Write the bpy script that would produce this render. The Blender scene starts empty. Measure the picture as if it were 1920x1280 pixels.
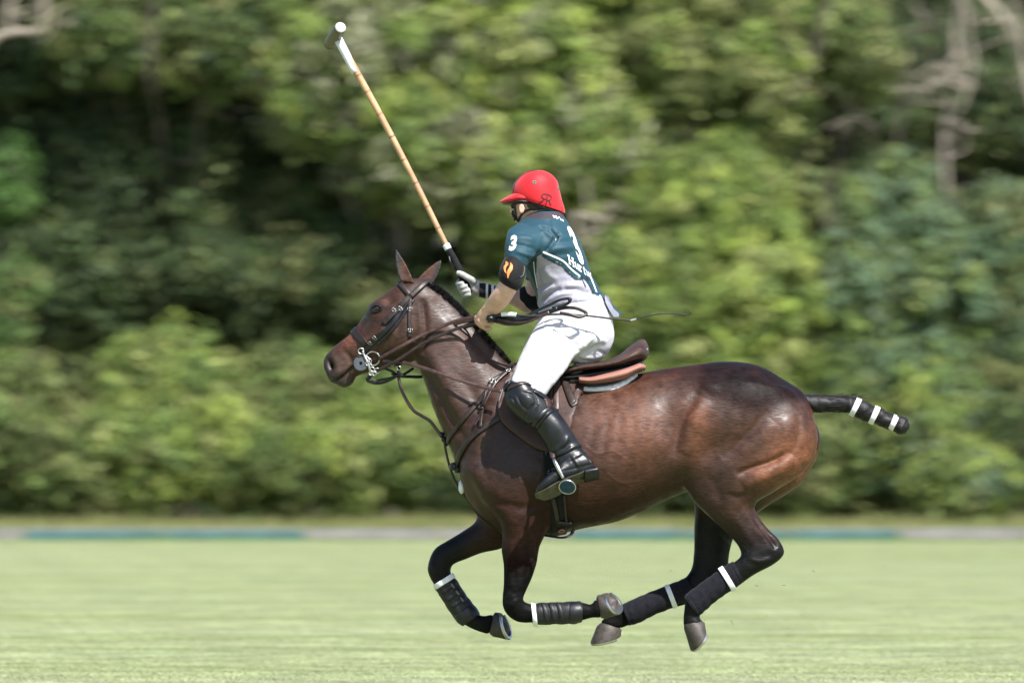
import bpy, bmesh, math, random
import numpy as np
from mathutils import Vector, Matrix
from mathutils.bvhtree import BVHTree

random.seed(7)
rng = np.random.default_rng(7)
S = bpy.context.scene
COL = S.collection

# ------------------------------------------------------------------ camera
F_PX, CAM_H, CAM_D, HOR = 12900.0, 0.92, 30.0, 923.0
cam_data = bpy.data.cameras.new('camera')
cam_data.sensor_width = 36.0
cam_data.lens = F_PX / 1920.0 * 36.0
cam_data.clip_start, cam_data.clip_end = 0.5, 2000.0
cam_data.dof.use_dof = True
cam_data.dof.focus_distance = CAM_D - 0.12
cam_data.dof.aperture_fstop = 4.4
cam_data.dof.aperture_ratio = 0.45
cam = bpy.data.objects.new('camera', cam_data)
COL.objects.link(cam)
TILT = math.atan((HOR - 640.0) / F_PX)
cam.location = (0.0, -CAM_D, CAM_H)
cam.rotation_euler = (math.pi / 2 + TILT, 0, 0)
S.camera = cam

# ------------------------------------------------------------------ light
SUN_DIR = Vector((0.36, -0.60, 0.86)).normalized()      # towards the sun
world = bpy.data.worlds.new('World'); S.world = world
world.use_nodes = True
wn = world.node_tree.nodes; wl = world.node_tree.links
bg = wn.get('Background') or wn.new('ShaderNodeBackground')
sky = wn.new('ShaderNodeTexSky')
sky.sky_type = 'NISHITA'; sky.sun_disc = False
sky.sun_elevation = math.asin(SUN_DIR.z)
sky.sun_rotation = math.atan2(SUN_DIR.x, SUN_DIR.y)
sky.air_density = 1.0; sky.dust_density = 1.2
wl.new(sky.outputs[0], bg.inputs[0])
bg.inputs[1].default_value = 0.095
out = wn.get('World Output') or wn.new('ShaderNodeOutputWorld')
wl.new(bg.outputs[0], out.inputs[0])
sun_data = bpy.data.lights.new('sun', 'SUN')
sun_data.energy = 4.8; sun_data.angle = math.radians(0.6); sun_data.color = (1.0, 0.972, 0.93)
sun = bpy.data.objects.new('sun', sun_data); COL.objects.link(sun)
sun.rotation_euler = SUN_DIR.to_track_quat('Z', 'Y').to_euler()
S.view_settings.view_transform = 'Standard'
S.view_settings.look = 'None'
S.view_settings.exposure = 1.1
S.view_settings.gamma = 1.0
S.view_settings.use_curve_mapping = False

# ------------------------------------------------------------------ helpers
CT, ST = math.cos(TILT), math.sin(TILT)
def ray(px, py):
    x, y = (px - 960.0) / F_PX, (640.0 - py) / F_PX
    return np.array((x, CT - y * ST, ST + y * CT))       # camera looks along +y
def P(px, py, y=0.0):
    d = ray(px, py); t = (y + CAM_D) / d[1]
    return np.array((0.0, -CAM_D, CAM_H)) + d * t
M = CAM_D / F_PX                                          # metres per photo pixel at the horse

def catmull(K, n):
    """K: (k,d) control rows -> n rows along a Catmull-Rom curve"""
    K = np.asarray(K, float)
    if len(K) == 2:
        t = np.linspace(0, 1, n)[:, None]; return K[0] * (1 - t) + K[1] * t
    E = np.vstack([2 * K[0] - K[1], K, 2 * K[-1] - K[-2]])
    t = np.linspace(0, len(K) - 1 - 1e-9, n); i = t.astype(int); u = (t - i)[:, None]
    p0, p1, p2, p3 = E[i], E[i + 1], E[i + 2], E[i + 3]
    return 0.5 * (2 * p1 + (p2 - p0) * u + (2 * p0 - 5 * p1 + 4 * p2 - p3) * u * u + (3 * p1 - p0 - 3 * p2 + p3) * u ** 3)

def ring_faces(n, m, c0=True, c1=True):
    F = []
    for i in range(n - 1):
        for j in range(m):
            k = (j + 1) % m
            F.append((i * m + j, i * m + k, (i + 1) * m + k, (i + 1) * m + j))
    if c0: F.append(tuple(range(m - 1, -1, -1)))
    if c1: F.append(tuple(range((n - 1) * m, n * m)))
    return F

def loft(st, sub=5, m=28, caps=(True, True), smooth_end=False):
    """st rows: (ax,ay, bx,by, half_width_m, centre_y [, egg [, tilt]]) - outline points in photo pixels at the
    section's own depth; egg narrows the a side; tilt shifts the +y side by (dx,dz) metres"""
    rows = []
    for s in st:
        ax, ay, bx, by, w, y = s[:6]
        egg = s[6] if len(s) > 6 else 0.0
        tx, tz = s[7] if len(s) > 7 else (0.0, 0.0)
        A, B = P(ax, ay, y), P(bx, by, y)
        rows.append(np.concatenate([A, B, [w, egg, tx, tz]]))
    R = catmull(rows, (len(rows) - 1) * sub + 1)
    th = np.linspace(0, 2 * math.pi, m, endpoint=False)
    c, s = np.cos(th), np.sin(th)
    V = []
    for r in R:
        A, B, w, egg, tx, tz = r[:3], r[3:6], max(r[6], 1e-4), r[7], r[8], r[9]
        C, U = (A + B) / 2, (A - B) / 2
        v = np.array((tx, w, tz))
        V.append(C + np.outer(c, U) + np.outer(s * (1 - egg * c), v))
    return np.vstack(V), ring_faces(len(R), m, *caps)

def tube(pts, rad, m=10, sub=6, caps=(True, True), flat=None):
    pts = np.asarray(pts, float)
    rad = np.broadcast_to(np.asarray(rad, float), (len(pts),))
    R = catmull(np.column_stack([pts, rad]), (len(pts) - 1) * sub + 1)
    C, r = R[:, :3], np.maximum(R[:, 3], 1e-5)
    T = np.gradient(C, axis=0); T /= np.linalg.norm(T, axis=1)[:, None] + 1e-12
    ref = np.array((0.0, 1.0, 0.0)) if abs(T[0][1]) < 0.9 else np.array((1.0, 0, 0))
    V = []; n = ref - T[0] * (ref @ T[0]); n /= np.linalg.norm(n)
    th = np.linspace(0, 2 * math.pi, m, endpoint=False)
    for i in range(len(C)):
        n = n - T[i] * (n @ T[i]); n /= np.linalg.norm(n); b = np.cross(T[i], n)
        fa = flat if flat else 1.0
        V.append(C[i] + r[i] * (np.outer(np.cos(th), n) * fa + np.outer(np.sin(th), b)))
    return np.vstack(V), ring_faces(len(C), m, *caps)

def ellipsoid(c, r, rot=None, nu=20, nv=12):
    V = []
    for i in range(nv + 1):
        a = math.pi * i / nv
        a = min(max(a, 0.02), math.pi - 0.02)
        for j in range(nu):
            b = 2 * math.pi * j / nu
            V.append((r[0] * math.sin(a) * math.cos(b), r[1] * math.sin(a) * math.sin(b), r[2] * math.cos(a)))
    V = np.array(V)
    if rot is not None: V = V @ np.array(rot).T
    return V + np.array(c), [tuple(f[::-1]) for f in ring_faces(nv + 1, nu)]

def box(c, s, ax=None):
    """box with half sizes s and optional 3x3 axes (rows)"""
    c = np.array(c, float); A = np.eye(3) if ax is None else np.array(ax, float)
    V = [c + A[0] * s[0] * i + A[1] * s[1] * j + A[2] * s[2] * k for i in (-1, 1) for j in (-1, 1) for k in (-1, 1)]
    F = [(0, 1, 3, 2), (4, 6, 7, 5), (0, 4, 5, 1), (2, 3, 7, 6), (0, 2, 6, 4), (1, 5, 7, 3)]
    return np.array(V), F

def merge(parts):
    V, F, o = [], [], 0
    for v, f in parts:
        V.append(np.asarray(v)); F += [tuple(i + o for i in q) for q in f]; o += len(v)
    return np.vstack(V), F

def remesh(parts, voxel):
    V, F = merge(parts)
    me = bpy.data.meshes.new('tmp'); me.from_pydata(V.tolist(), [], F); me.update()
    o = bpy.data.objects.new('tmp', me); COL.objects.link(o)
    md = o.modifiers.new('r', 'REMESH'); md.mode = 'VOXEL'; md.voxel_size = voxel; md.adaptivity = 0
    dg = bpy.context.evaluated_depsgraph_get()
    ev = o.evaluated_get(dg); em = ev.to_mesh()
    n = len(em.vertices); co = np.empty(n * 3); em.vertices.foreach_get('co', co)
    F = [tuple(p.vertices) for p in em.polygons]
    ev.to_mesh_clear(); bpy.data.objects.remove(o); bpy.data.meshes.remove(me)
    return co.reshape(-1, 3), F

_FA = {}
def quads(F):
    k = id(F)
    if k not in _FA or _FA[k][0] is not F: _FA[k] = (F, np.array([f for f in F if len(f) == 4]))
    return _FA[k][1]
def edges_of(F):
    Fa = quads(F)
    E = np.vstack([Fa[:, [0, 1]], Fa[:, [1, 2]], Fa[:, [2, 3]], Fa[:, [3, 0]]])
    E.sort(axis=1)
    return np.unique(E, axis=0)
def laplace(V, E, it, lam=0.5, w=None, taubin=False):
    n = len(V); deg = np.bincount(E.ravel(), minlength=n)[:, None] + 1e-9
    V = V.copy()
    def step(V, l):
        A = np.empty_like(V)
        for k in range(3):
            A[:, k] = np.bincount(E[:, 0], V[E[:, 1], k], n) + np.bincount(E[:, 1], V[E[:, 0], k], n)
        d = A / deg - V
        return V + l * d * (1 if w is None else w[:, None])
    for _ in range(it):
        V = step(V, lam)
        if taubin: V = step(V, -lam * 1.02)
    return V
def blur_scalar(a, E, it):
    n = len(a); deg = np.bincount(E.ravel(), minlength=n) + 1e-9
    a = a.copy()
    for _ in range(it):
        s = np.bincount(E[:, 0], a[E[:, 1]], n) + np.bincount(E[:, 1], a[E[:, 0]], n)
        a = 0.5 * a + 0.5 * s / deg
    return a
def normals(V, F):
    Fa = quads(F)
    N = np.cross(V[Fa[:, 2]] - V[Fa[:, 0]], V[Fa[:, 3]] - V[Fa[:, 1]])
    out = np.zeros_like(V)
    for k in range(4):
        for c in range(3):
            out[:, c] += np.bincount(Fa[:, k], N[:, c], len(V))
    return out / (np.linalg.norm(out, axis=1)[:, None] + 1e-12)
def to_px(V):
    """world points -> photo pixels"""
    D = V - np.array((0.0, -CAM_D, CAM_H))
    z = D[:, 1] * CT + D[:, 2] * ST; u = -D[:, 1] * ST + D[:, 2] * CT
    return np.column_stack([960 + F_PX * D[:, 0] / z, 640 - F_PX * u / z])
def seg_dist(Q, poly):
    """distance (and 0..1 position) of points to a polyline"""
    poly = np.asarray(poly, float); best = np.full(len(Q), 1e9); pos = np.zeros(len(Q))
    L = len(poly) - 1
    for i in range(L):
        a, b = poly[i], poly[i + 1]; d = b - a
        t = np.clip(((Q - a) @ d) / (d @ d + 1e-9), 0, 1)
        dist = np.linalg.norm(Q - (a + t[:, None] * d), axis=1)
        k = dist < best; best[k] = dist[k]; pos[k] = (i + t[k]) / L
    return best, pos
def in_poly(Q, poly):
    x, y = Q[:, 0], Q[:, 1]; c = np.zeros(len(Q), bool); n = len(poly); j = n - 1
    for i in range(n):
        xi, yi = poly[i]; xj, yj = poly[j]
        k = ((yi > y) != (yj > y)) & (x < (xj - xi) * (y - yi) / ((yj - yi) or 1e-9) + xi)
        c ^= k; j = i
    return c
def sstep(a, b, x):
    t = np.clip((x - a) / (b - a + 1e-12), 0, 1); return t * t * (3 - 2 * t)
def vnoise(Q, seed=0):
    """cheap smooth value noise in 3D, about -1..1"""
    r = np.random.default_rng(seed).uniform(-1, 1, 4096)
    Q = np.asarray(Q, float); i = np.floor(Q).astype(int); f = Q - i; f = f * f * (3 - 2 * f)
    def h(a, b, c): return r[(a * 73856093 ^ b * 19349663 ^ c * 83492791) & 4095]
    x, y, z = i[:, 0], i[:, 1], i[:, 2]; u, v, w = f[:, 0], f[:, 1], f[:, 2]
    def L(a, b, t): return a + (b - a) * t
    return L(L(L(h(x, y, z), h(x + 1, y, z), u), L(h(x, y + 1, z), h(x + 1, y + 1, z), u), v),
             L(L(h(x, y, z + 1), h(x + 1, y, z + 1), u), L(h(x, y + 1, z + 1), h(x + 1, y + 1, z + 1), u), v), w)

OFF = {}
def tag(o, label=None, cat=None, group=None, kind=None):
    if label: o['label'] = label
    if cat: o['category'] = cat
    if group: o['group'] = group
    if kind: o['kind'] = kind
    return o
def thing(name, loc, label, cat, group=None):
    o = bpy.data.objects.new(name, None); COL.objects.link(o)
    o.location = loc; o.empty_display_size = 0.1
    OFF[o.name] = np.array(loc, float)
    return tag(o, label, cat, group)
def part(name, VF, mat, parent=None, smooth=True, col=None, label=None, kind=None):
    V, F = VF; off = OFF.get(parent.name, np.zeros(3)) if parent else np.zeros(3)
    me = bpy.data.meshes.new(name)
    me.from_pydata((np.asarray(V) - off).tolist(), [], F); me.update()
    if smooth: me.polygons.foreach_set('use_smooth', [True] * len(me.polygons))
    if col is not None:
        a = me.attributes.new('Col', 'FLOAT_COLOR', 'POINT')
        c = np.ones((len(V), 4)); col = np.asarray(col); c[:, :col.shape[1]] = col
        a.data.foreach_set('color', c.ravel())
    if mat: me.materials.append(mat)
    o = bpy.data.objects.new(name, me); COL.objects.link(o)
    if parent:
        o.parent = parent; OFF[o.name] = off
    if label: o['label'] = label
    if kind: o['kind'] = kind
    return o
def sharp(o, ang=35):
    me = o.data; bm = bmesh.new(); bm.from_mesh(me)
    for e in bm.edges:
        e.smooth = len(e.link_faces) == 2 and e.calc_face_angle(0) < math.radians(ang)
    bm.to_mesh(me); bm.free(); return o

# ------------------------------------------------------------------ materials
def srgb(r, g, b):
    f = lambda c: (c / 12.92 if c <= 0.04045 else ((c + 0.055) / 1.055) ** 2.4)
    return (f(r / 255), f(g / 255), f(b / 255))
def material(name, base, rough=0.5, spec=0.5, metal=0.0, attr=None, noise=None, bump=None, sheen=0.0, coat=0.0, sss=0.0, rough_var=0.0, mix2=None):
    m = bpy.data.materials.new(name); m.use_nodes = True
    nt = m.node_tree; N, L = nt.nodes, nt.links
    b = N['Principled BSDF']
    b.inputs['Base Color'].default_value = (*base, 1)
    b.inputs['Roughness'].default_value = rough
    b.inputs['Specular IOR Level'].default_value = spec
    b.inputs['Metallic'].default_value = metal
    b.inputs['Sheen Weight'].default_value = sheen
    b.inputs['Coat Weight'].default_value = coat
    if sss:
        b.inputs['Subsurface Weight'].default_value = sss
        b.inputs['Subsurface Radius'].default_value = (0.012, 0.004, 0.002)
        b.inputs['Subsurface Scale'].default_value = 1.0
    tc = N.new('ShaderNodeTexCoord')
    src = None
    if attr:
        a = N.new('ShaderNodeAttribute'); a.attribute_name = attr; src = a.outputs['Color']
    if noise:                                             # (scale, strength 0..1, stretch)
        sc, amt = noise[0], noise[1]; st = noise[2] if len(noise) > 2 else (1, 1, 1)
        mp = N.new('ShaderNodeMapping'); mp.inputs['Scale'].default_value = st
        L.new(tc.outputs['Object'], mp.inputs[0])
        t = N.new('ShaderNodeTexNoise'); t.inputs['Scale'].default_value = sc; t.inputs['Detail'].default_value = 5
        L.new(mp.outputs[0], t.inputs['Vector'])
        r = N.new('ShaderNodeMapRange'); r.inputs[1].default_value = 0.3; r.inputs[2].default_value = 0.7
        r.inputs[3].default_value = 1 - amt; r.inputs[4].default_value = 1 + amt
        L.new(t.outputs[0], r.inputs[0])
        mx = N.new('ShaderNodeMix'); mx.data_type = 'RGBA'; mx.blend_type = 'MULTIPLY'
        mx.inputs[0].default_value = 1.0
        if src: L.new(src, mx.inputs[6])
        else: mx.inputs[6].default_value = (*base, 1)
        L.new(r.outputs[0], mx.inputs[7]); src = mx.outputs[2]
        if rough_var:
            r2 = N.new('ShaderNodeMapRange'); r2.inputs[1].default_value = 0.3; r2.inputs[2].default_value = 0.7
            r2.inputs[3].default_value = rough - rough_var; r2.inputs[4].default_value = rough + rough_var
            L.new(t.outputs[0], r2.inputs[0]); L.new(r2.outputs[0], b.inputs['Roughness'])
    if src: L.new(src, b.inputs['Base Color'])
    if bump:                                              # (scale, strength, distance, stretch)
        st = bump[3] if len(bump) > 3 else (1, 1, 1)
        mp = N.new('ShaderNodeMapping'); mp.inputs['Scale'].default_value = st
        L.new(tc.outputs['Object'], mp.inputs[0])
        t = N.new('ShaderNodeTexNoise'); t.inputs['Scale'].default_value = bump[0]; t.inputs['Detail'].default_value = 4
        L.new(mp.outputs[0], t.inputs['Vector'])
        bp = N.new('ShaderNodeBump'); bp.inputs['Strength'].default_value = bump[1]; bp.inputs['Distance'].default_value = bump[2]
        L.new(t.outputs[0], bp.inputs['Height']); L.new(bp.outputs[0], b.inputs['Normal'])
    return m

def coat_material():
    m = material('horse_coat', (0.05, 0.02, 0.012), rough=0.47, spec=0.30, attr='Col', noise=(8, 0.24), sheen=0.0)
    N, L = m.node_tree.nodes, m.node_tree.links; b = N['Principled BSDF']
    tc = N.new('ShaderNodeTexCoord')
    def noise(scale, st, det=4):
        mp = N.new('ShaderNodeMapping'); mp.inputs['Scale'].default_value = st; mp.inputs['Rotation'].default_value = (0, .5, 0); L.new(tc.outputs['Object'], mp.inputs[0])
        t = N.new('ShaderNodeTexNoise'); t.inputs['Scale'].default_value = scale; t.inputs['Detail'].default_value = det; L.new(mp.outputs[0], t.inputs['Vector']); return t
    def rng_(t, lo, hi):
        r = N.new('ShaderNodeMapRange'); r.inputs[1].default_value = .3; r.inputs[2].default_value = .7; r.inputs[3].default_value = lo; r.inputs[4].default_value = hi; L.new(t.outputs[0], r.inputs[0]); return r
    hair = noise(95, (.35, 1, 1.3)); mott = noise(19, (1, 1, 1.3), 6)
    old = b.inputs['Base Color'].links[0].from_socket
    for t, lo, hi in ((hair, .70, 1.32), (mott, .76, 1.26)):
        mx = N.new('ShaderNodeMix'); mx.data_type = 'RGBA'; mx.blend_type = 'MULTIPLY'; mx.inputs[0].default_value = 1
        L.new(old, mx.inputs[6]); L.new(rng_(t, lo, hi).outputs[0], mx.inputs[7]); old = mx.outputs[2]
    L.new(old, b.inputs['Base Color']); L.new(rng_(mott, .36, .62).outputs[0], b.inputs['Roughness'])
    b1 = N.new('ShaderNodeBump'); b1.inputs['Strength'].default_value = .35; b1.inputs['Distance'].default_value = .006; L.new(mott.outputs[0], b1.inputs['Height'])
    b2 = N.new('ShaderNodeBump'); b2.inputs['Strength'].default_value = .40; b2.inputs['Distance'].default_value = .0035; L.new(hair.outputs[0], b2.inputs['Height']); L.new(b1.outputs[0], b2.inputs['Normal'])
    L.new(b2.outputs[0], b.inputs['Normal'])
    at = [n for n in N if n.type == 'ATTRIBUTE'][0]                # alpha of the pigment = how sweaty and glossy the coat is
    g = N.new('ShaderNodeMath'); g.operation = 'MULTIPLY'; g.inputs[1].default_value = .34; L.new(at.outputs['Alpha'], g.inputs[0]); L.new(g.outputs[0], b.inputs['Specular IOR Level'])
    return m
M_COAT = coat_material()
M_HAIR = material('black_horsehair', (0.007, 0.006, 0.007), rough=0.55, spec=0.3, noise=(60, 0.3), bump=(120, 0.5, 0.004, (0.25, 1, 1)))
M_HOOF = material('hoof_horn', (0.036, 0.028, 0.023), rough=0.6, noise=(45, 0.5, (1, 1, 1)), bump=(90, 0.4, 0.003))
M_STEEL = material('polished_steel', (0.46, 0.455, 0.45), rough=0.36, metal=1.0, noise=(50, 0.15))
M_EYE = material('dark_eye', (0.006, 0.004, 0.003), rough=0.12, spec=0.5, coat=0.3, noise=(30, 0.2))
M_LEATHER = material('dark_brown_leather', (0.020, 0.012, 0.010), rough=0.45, spec=0.4, noise=(40, 0.35), bump=(160, 0.25, 0.002), rough_var=0.08)
M_REIN = material('reddish_brown_leather', (0.045, 0.022, 0.019), rough=0.42, noise=(40, 0.35), bump=(160, 0.25, 0.002), rough_var=0.08)
M_SUEDE = material('brown_saddle_leather', (0.044, 0.021, 0.016), rough=0.58, spec=0.4, noise=(25, 0.35), bump=(140, 0.3, 0.003), rough_var=0.12)
M_TAN = material('tan_panel_leather', (0.25, 0.112, 0.085), rough=0.65, noise=(18, 0.2), bump=(120, 0.2, 0.002))
M_BLACKLEATHER = material('black_boot_leather', (0.006, 0.007, 0.010), rough=0.39, spec=0.42, noise=(22, 0.3), bump=(55, 0.25, 0.003), rough_var=0.07)
M_RUBBER = material('black_rubber', (0.010, 0.010, 0.012), rough=0.5, spec=0.35, noise=(40, 0.3), bump=(130, 0.3, 0.002))
M_NEOPRENE = material('black_neoprene', (0.008, 0.008, 0.009), rough=0.8, spec=0.2, noise=(50, 0.3), bump=(260, 0.4, 0.002), sheen=0.05)
M_BANDAGE = material('black_bandage', (0.008, 0.008, 0.012), rough=0.9, spec=0.15, noise=(60, 0.35), bump=(220, 0.5, 0.003), sheen=0.04)
M_WHITETAPE = material('white_tape', (0.66, 0.67, 0.70), rough=0.7, noise=(60, 0.08), bump=(90, 0.3, 0.002))
M_GREYWEB = material('grey_webbing', (0.13, 0.13, 0.14), rough=0.75, noise=(90, 0.2), bump=(300, 0.5, 0.002))
M_GREYRUBBER = material('grey_blue_rubber', (0.055, 0.062, 0.078), rough=0.6, noise=(40, 0.2), bump=(60, 0.1, 0.002))
# ================================================================== SETTING
def leaf_material(name, trans=0.30, rough=.55, spec=.3):
    m = bpy.data.materials.new(name); m.use_nodes = True
    N, L = m.node_tree.nodes, m.node_tree.links; b = N['Principled BSDF']; o = N['Material Output']
    a = N.new('ShaderNodeAttribute'); a.attribute_name = 'Col'
    tc = N.new('ShaderNodeTexCoord'); t = N.new('ShaderNodeTexNoise'); t.inputs['Scale'].default_value = 1.7; t.inputs['Detail'].default_value = 3
    L.new(tc.outputs['Object'], t.inputs['Vector'])
    r = N.new('ShaderNodeMapRange'); r.inputs[1].default_value = .3; r.inputs[2].default_value = .7; r.inputs[3].default_value = .72; r.inputs[4].default_value = 1.28
    L.new(t.outputs[0], r.inputs[0])
    mx = N.new('ShaderNodeMix'); mx.data_type = 'RGBA'; mx.blend_type = 'MULTIPLY'; mx.inputs[0].default_value = 1
    L.new(a.outputs['Color'], mx.inputs[6]); L.new(r.outputs[0], mx.inputs[7])
    L.new(mx.outputs[2], b.inputs['Base Color']); b.inputs['Roughness'].default_value = rough; b.inputs['Specular IOR Level'].default_value = spec
    tr = N.new('ShaderNodeBsdfTranslucent'); L.new(mx.outputs[2], tr.inputs[0])
    ms = N.new('ShaderNodeMixShader'); ms.inputs[0].default_value = trans
    L.new(b.outputs[0], ms.inputs[1]); L.new(tr.outputs[0], ms.inputs[2]); L.new(ms.outputs[0], o.inputs[0])
    return m
M_LEAF = leaf_material('foliage')
M_BLADE = leaf_material('grass_blades', .35, .5, .3)
M_BARK = material('grey_bark', (.085, .072, .055), rough=.9, noise=(6, .45, (1, 1, .25)), bump=(12, .8, .03, (1, 1, .3)))
M_PALEBARK = material('pale_dead_wood', (.25, .215, .175), rough=.9, noise=(5, .4, (1, 1, .3)), bump=(10, .8, .03, (1, 1, .3)))

# ---- ground: mown field with faint mowing bands, then rough verge
def field_material():
    m = material('mown_field', (.20, .26, .09), rough=.95, spec=.1)
    N, L = m.node_tree.nodes, m.node_tree.links; b = N['Principled BSDF']
    tc = N.new('ShaderNodeTexCoord'); mp = N.new('ShaderNodeMapping'); mp.inputs['Scale'].default_value = (.05, .6, 1)
    L.new(tc.outputs['Object'], mp.inputs[0])
    t = N.new('ShaderNodeTexNoise'); t.inputs['Scale'].default_value = 1.0; t.inputs['Detail'].default_value = 6; L.new(mp.outputs[0], t.inputs['Vector'])
    cr = N.new('ShaderNodeValToRGB'); cr.color_ramp.elements[0].position = .32; cr.color_ramp.elements[1].position = .68
    cr.color_ramp.elements[0].color = (.18, .225, .095, 1); cr.color_ramp.elements[1].color = (.27, .295, .15, 1)
    L.new(t.outputs[0], cr.inputs[0])
    t2 = N.new('ShaderNodeTexNoise'); t2.inputs['Scale'].default_value = 24; L.new(tc.outputs['Object'], t2.inputs['Vector'])
    r = N.new('ShaderNodeMapRange'); r.inputs[1].default_value = .3; r.inputs[2].default_value = .7; r.inputs[3].default_value = .75; r.inputs[4].default_value = 1.2
    L.new(t2.outputs[0], r.inputs[0])
    mx = N.new('ShaderNodeMix'); mx.data_type = 'RGBA'; mx.blend_type = 'MULTIPLY'; mx.inputs[0].default_value = 1
    L.new(cr.outputs[0], mx.inputs[6]); L.new(r.outputs[0], mx.inputs[7]); L.new(mx.outputs[2], b.inputs['Base Color'])
    return m
tag(part('ground', (np.array([(-500, -80, 0), (500, -80, 0), (500, 900, 0), (-500, 900, 0)], float), [(0, 1, 2, 3)]), field_material(), smooth=False), kind='structure')
M_ROUGH = material('rough_verge', (.13, .12, .05), rough=.95, noise=(3, .5), bump=(8, .6, .05))
tag(part('verge', (np.array([(-500, 99.2, .004), (500, 99.2, .004), (500, 500, .004), (-500, 500, .004)], float), [(0, 1, 2, 3)]), M_ROUGH, smooth=False), kind='structure')

# ---- mown grass: one object, blades grown by geometry nodes from a tile of real blades
def blade_tile(n, size, h0, h1, w, pal, lean=.35, seed=1):
    r = np.random.default_rng(seed)
    b = np.column_stack([r.uniform(-size / 2, size / 2, (n, 2)), np.zeros(n)])
    a = r.uniform(0, 2 * math.pi, n); s = np.column_stack([np.cos(a), np.sin(a), np.zeros(n)]) * (w * r.uniform(.6, 1.3, n))[:, None]
    h = r.uniform(h0, h1, n); t = b + np.column_stack([r.normal(0, lean, n) * h, r.normal(0, lean, n) * h, h])
    V = np.stack([b - s, b + s, t], 1).reshape(-1, 3); F = np.arange(3 * n).reshape(-1, 3)
    pal = np.array(pal); k = r.integers(0, len(pal), n); c = pal[k] * r.uniform(.85, 1.15, n)[:, None]
    return V, F.tolist(), np.repeat(c, 3, 0)
M_MOWN = leaf_material('mown_blades', .35, .6, .15)
def band_mix(m):
    N, L = m.node_tree.nodes, m.node_tree.links
    ge = N.new('ShaderNodeNewGeometry'); last = None
    src = [n for n in N if n.type == 'MIX'][0]
    for sc, st, lo, hi in ((1.0, (.5, .16, 0), (1.0, 1.0, 1.0, 1), (1.02, 1.0, .98, 1)), (1.0, (.05, .42, 0), (.86, .89, .80, 1), (1.06, 1.04, 1.12, 1)), (1.0, (.35, 1.9, 0), (.93, .96, .90, 1), (1.06, 1.04, 1.08, 1))):
        mp = N.new('ShaderNodeMapping'); mp.inputs['Scale'].default_value = st; L.new(ge.outputs['Position'], mp.inputs[0])
        t = N.new('ShaderNodeTexNoise'); t.inputs['Scale'].default_value = sc; t.inputs['Detail'].default_value = 4; L.new(mp.outputs[0], t.inputs['Vector'])
        cr = N.new('ShaderNodeValToRGB'); cr.color_ramp.elements[0].position, cr.color_ramp.elements[1].position = .36, .64
        cr.color_ramp.elements[0].color = lo; cr.color_ramp.elements[1].color = hi; L.new(t.outputs[0], cr.inputs[0])
        mx = N.new('ShaderNodeMix'); mx.data_type = 'RGBA'; mx.blend_type = 'MULTIPLY'; mx.inputs[0].default_value = 1
        L.new(last or src.outputs[2], mx.inputs[6]); L.new(cr.outputs[0], mx.inputs[7]); last = mx.outputs[2]
    mp = N.new('ShaderNodeMapping'); mp.inputs['Scale'].default_value = (.9, .28, 0); mp.inputs['Location'].default_value = (3.7, 1.2, 0); L.new(ge.outputs['Position'], mp.inputs[0])
    t = N.new('ShaderNodeTexNoise'); t.inputs['Scale'].default_value = 1; t.inputs['Detail'].default_value = 3; L.new(mp.outputs[0], t.inputs['Vector'])
    r = N.new('ShaderNodeMapRange'); r.inputs[1].default_value = .66; r.inputs[2].default_value = .76; r.inputs[3].default_value = 0; r.inputs[4].default_value = .65; L.new(t.outputs[0], r.inputs[0])
    mx = N.new('ShaderNodeMix'); mx.data_type = 'RGBA'; mx.inputs[7].default_value = (.27, .20, .12, 1)
    L.new(r.outputs[0], mx.inputs[0]); L.new(last, mx.inputs[6]); last = mx.outputs[2]
    for n in N:
        if n.type == 'BSDF_PRINCIPLED': L.new(last, n.inputs['Base Color'])
        if n.type == 'BSDF_TRANSLUCENT': L.new(last, n.inputs[0])
band_mix(M_MOWN)
GRASS_PAL = [(.355, .41, .205), (.385, .425, .245), (.415, .435, .285), (.335, .40, .19), (.39, .425, .25), (.43, .43, .30)]
tv, tf, tcol = blade_tile(34000, 2.2, .006, .018, .0030, GRASS_PAL, .6)
tile = bpy.data.meshes.new('grass_tile'); tile.from_pydata(tv.tolist(), [], tf)
ca = tile.attributes.new('Col', 'FLOAT_COLOR', 'POINT'); ca.data.foreach_set('color', np.column_stack([tcol, np.ones(len(tcol))]).ravel()); tile.materials.append(M_MOWN)
tile_o = bpy.data.objects.new('grass_tile', tile)
pts = []
yy = -5.0
while yy < 98:
    hw = 5.0 + (yy + 30) * .09
    for xx in np.arange(-hw, hw + 1, 2.0): pts.append((xx, yy, 0.0))
    yy += 2.0
gm = bpy.data.meshes.new('grass'); gm.from_pydata([p for p in pts if p[1] < 97.6], [], [])
grass = bpy.data.objects.new('grass', gm); COL.objects.link(grass); tag(grass, kind='stuff'); grass['label'] = 'short mown grass of the polo field'
ng = bpy.data.node_groups.new('grow_grass', 'GeometryNodeTree')
ng.interface.new_socket('Geometry', in_out='INPUT', socket_type='NodeSocketGeometry'); ng.interface.new_socket('Geometry', in_out='OUTPUT', socket_type='NodeSocketGeometry')
gi, go = ng.nodes.new('NodeGroupInput'), ng.nodes.new('NodeGroupOutput')
iop = ng.nodes.new('GeometryNodeInstanceOnPoints'); oi = ng.nodes.new('GeometryNodeObjectInfo'); oi.inputs[0].default_value = tile_o
rv = ng.nodes.new('FunctionNodeRandomValue'); rv.data_type = 'INT'; rv.inputs[4].default_value = 0; rv.inputs[5].default_value = 3
mm = ng.nodes.new('ShaderNodeMath'); mm.operation = 'MULTIPLY'; mm.inputs[1].default_value = math.pi / 2
cx = ng.nodes.new('ShaderNodeCombineXYZ')
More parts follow.
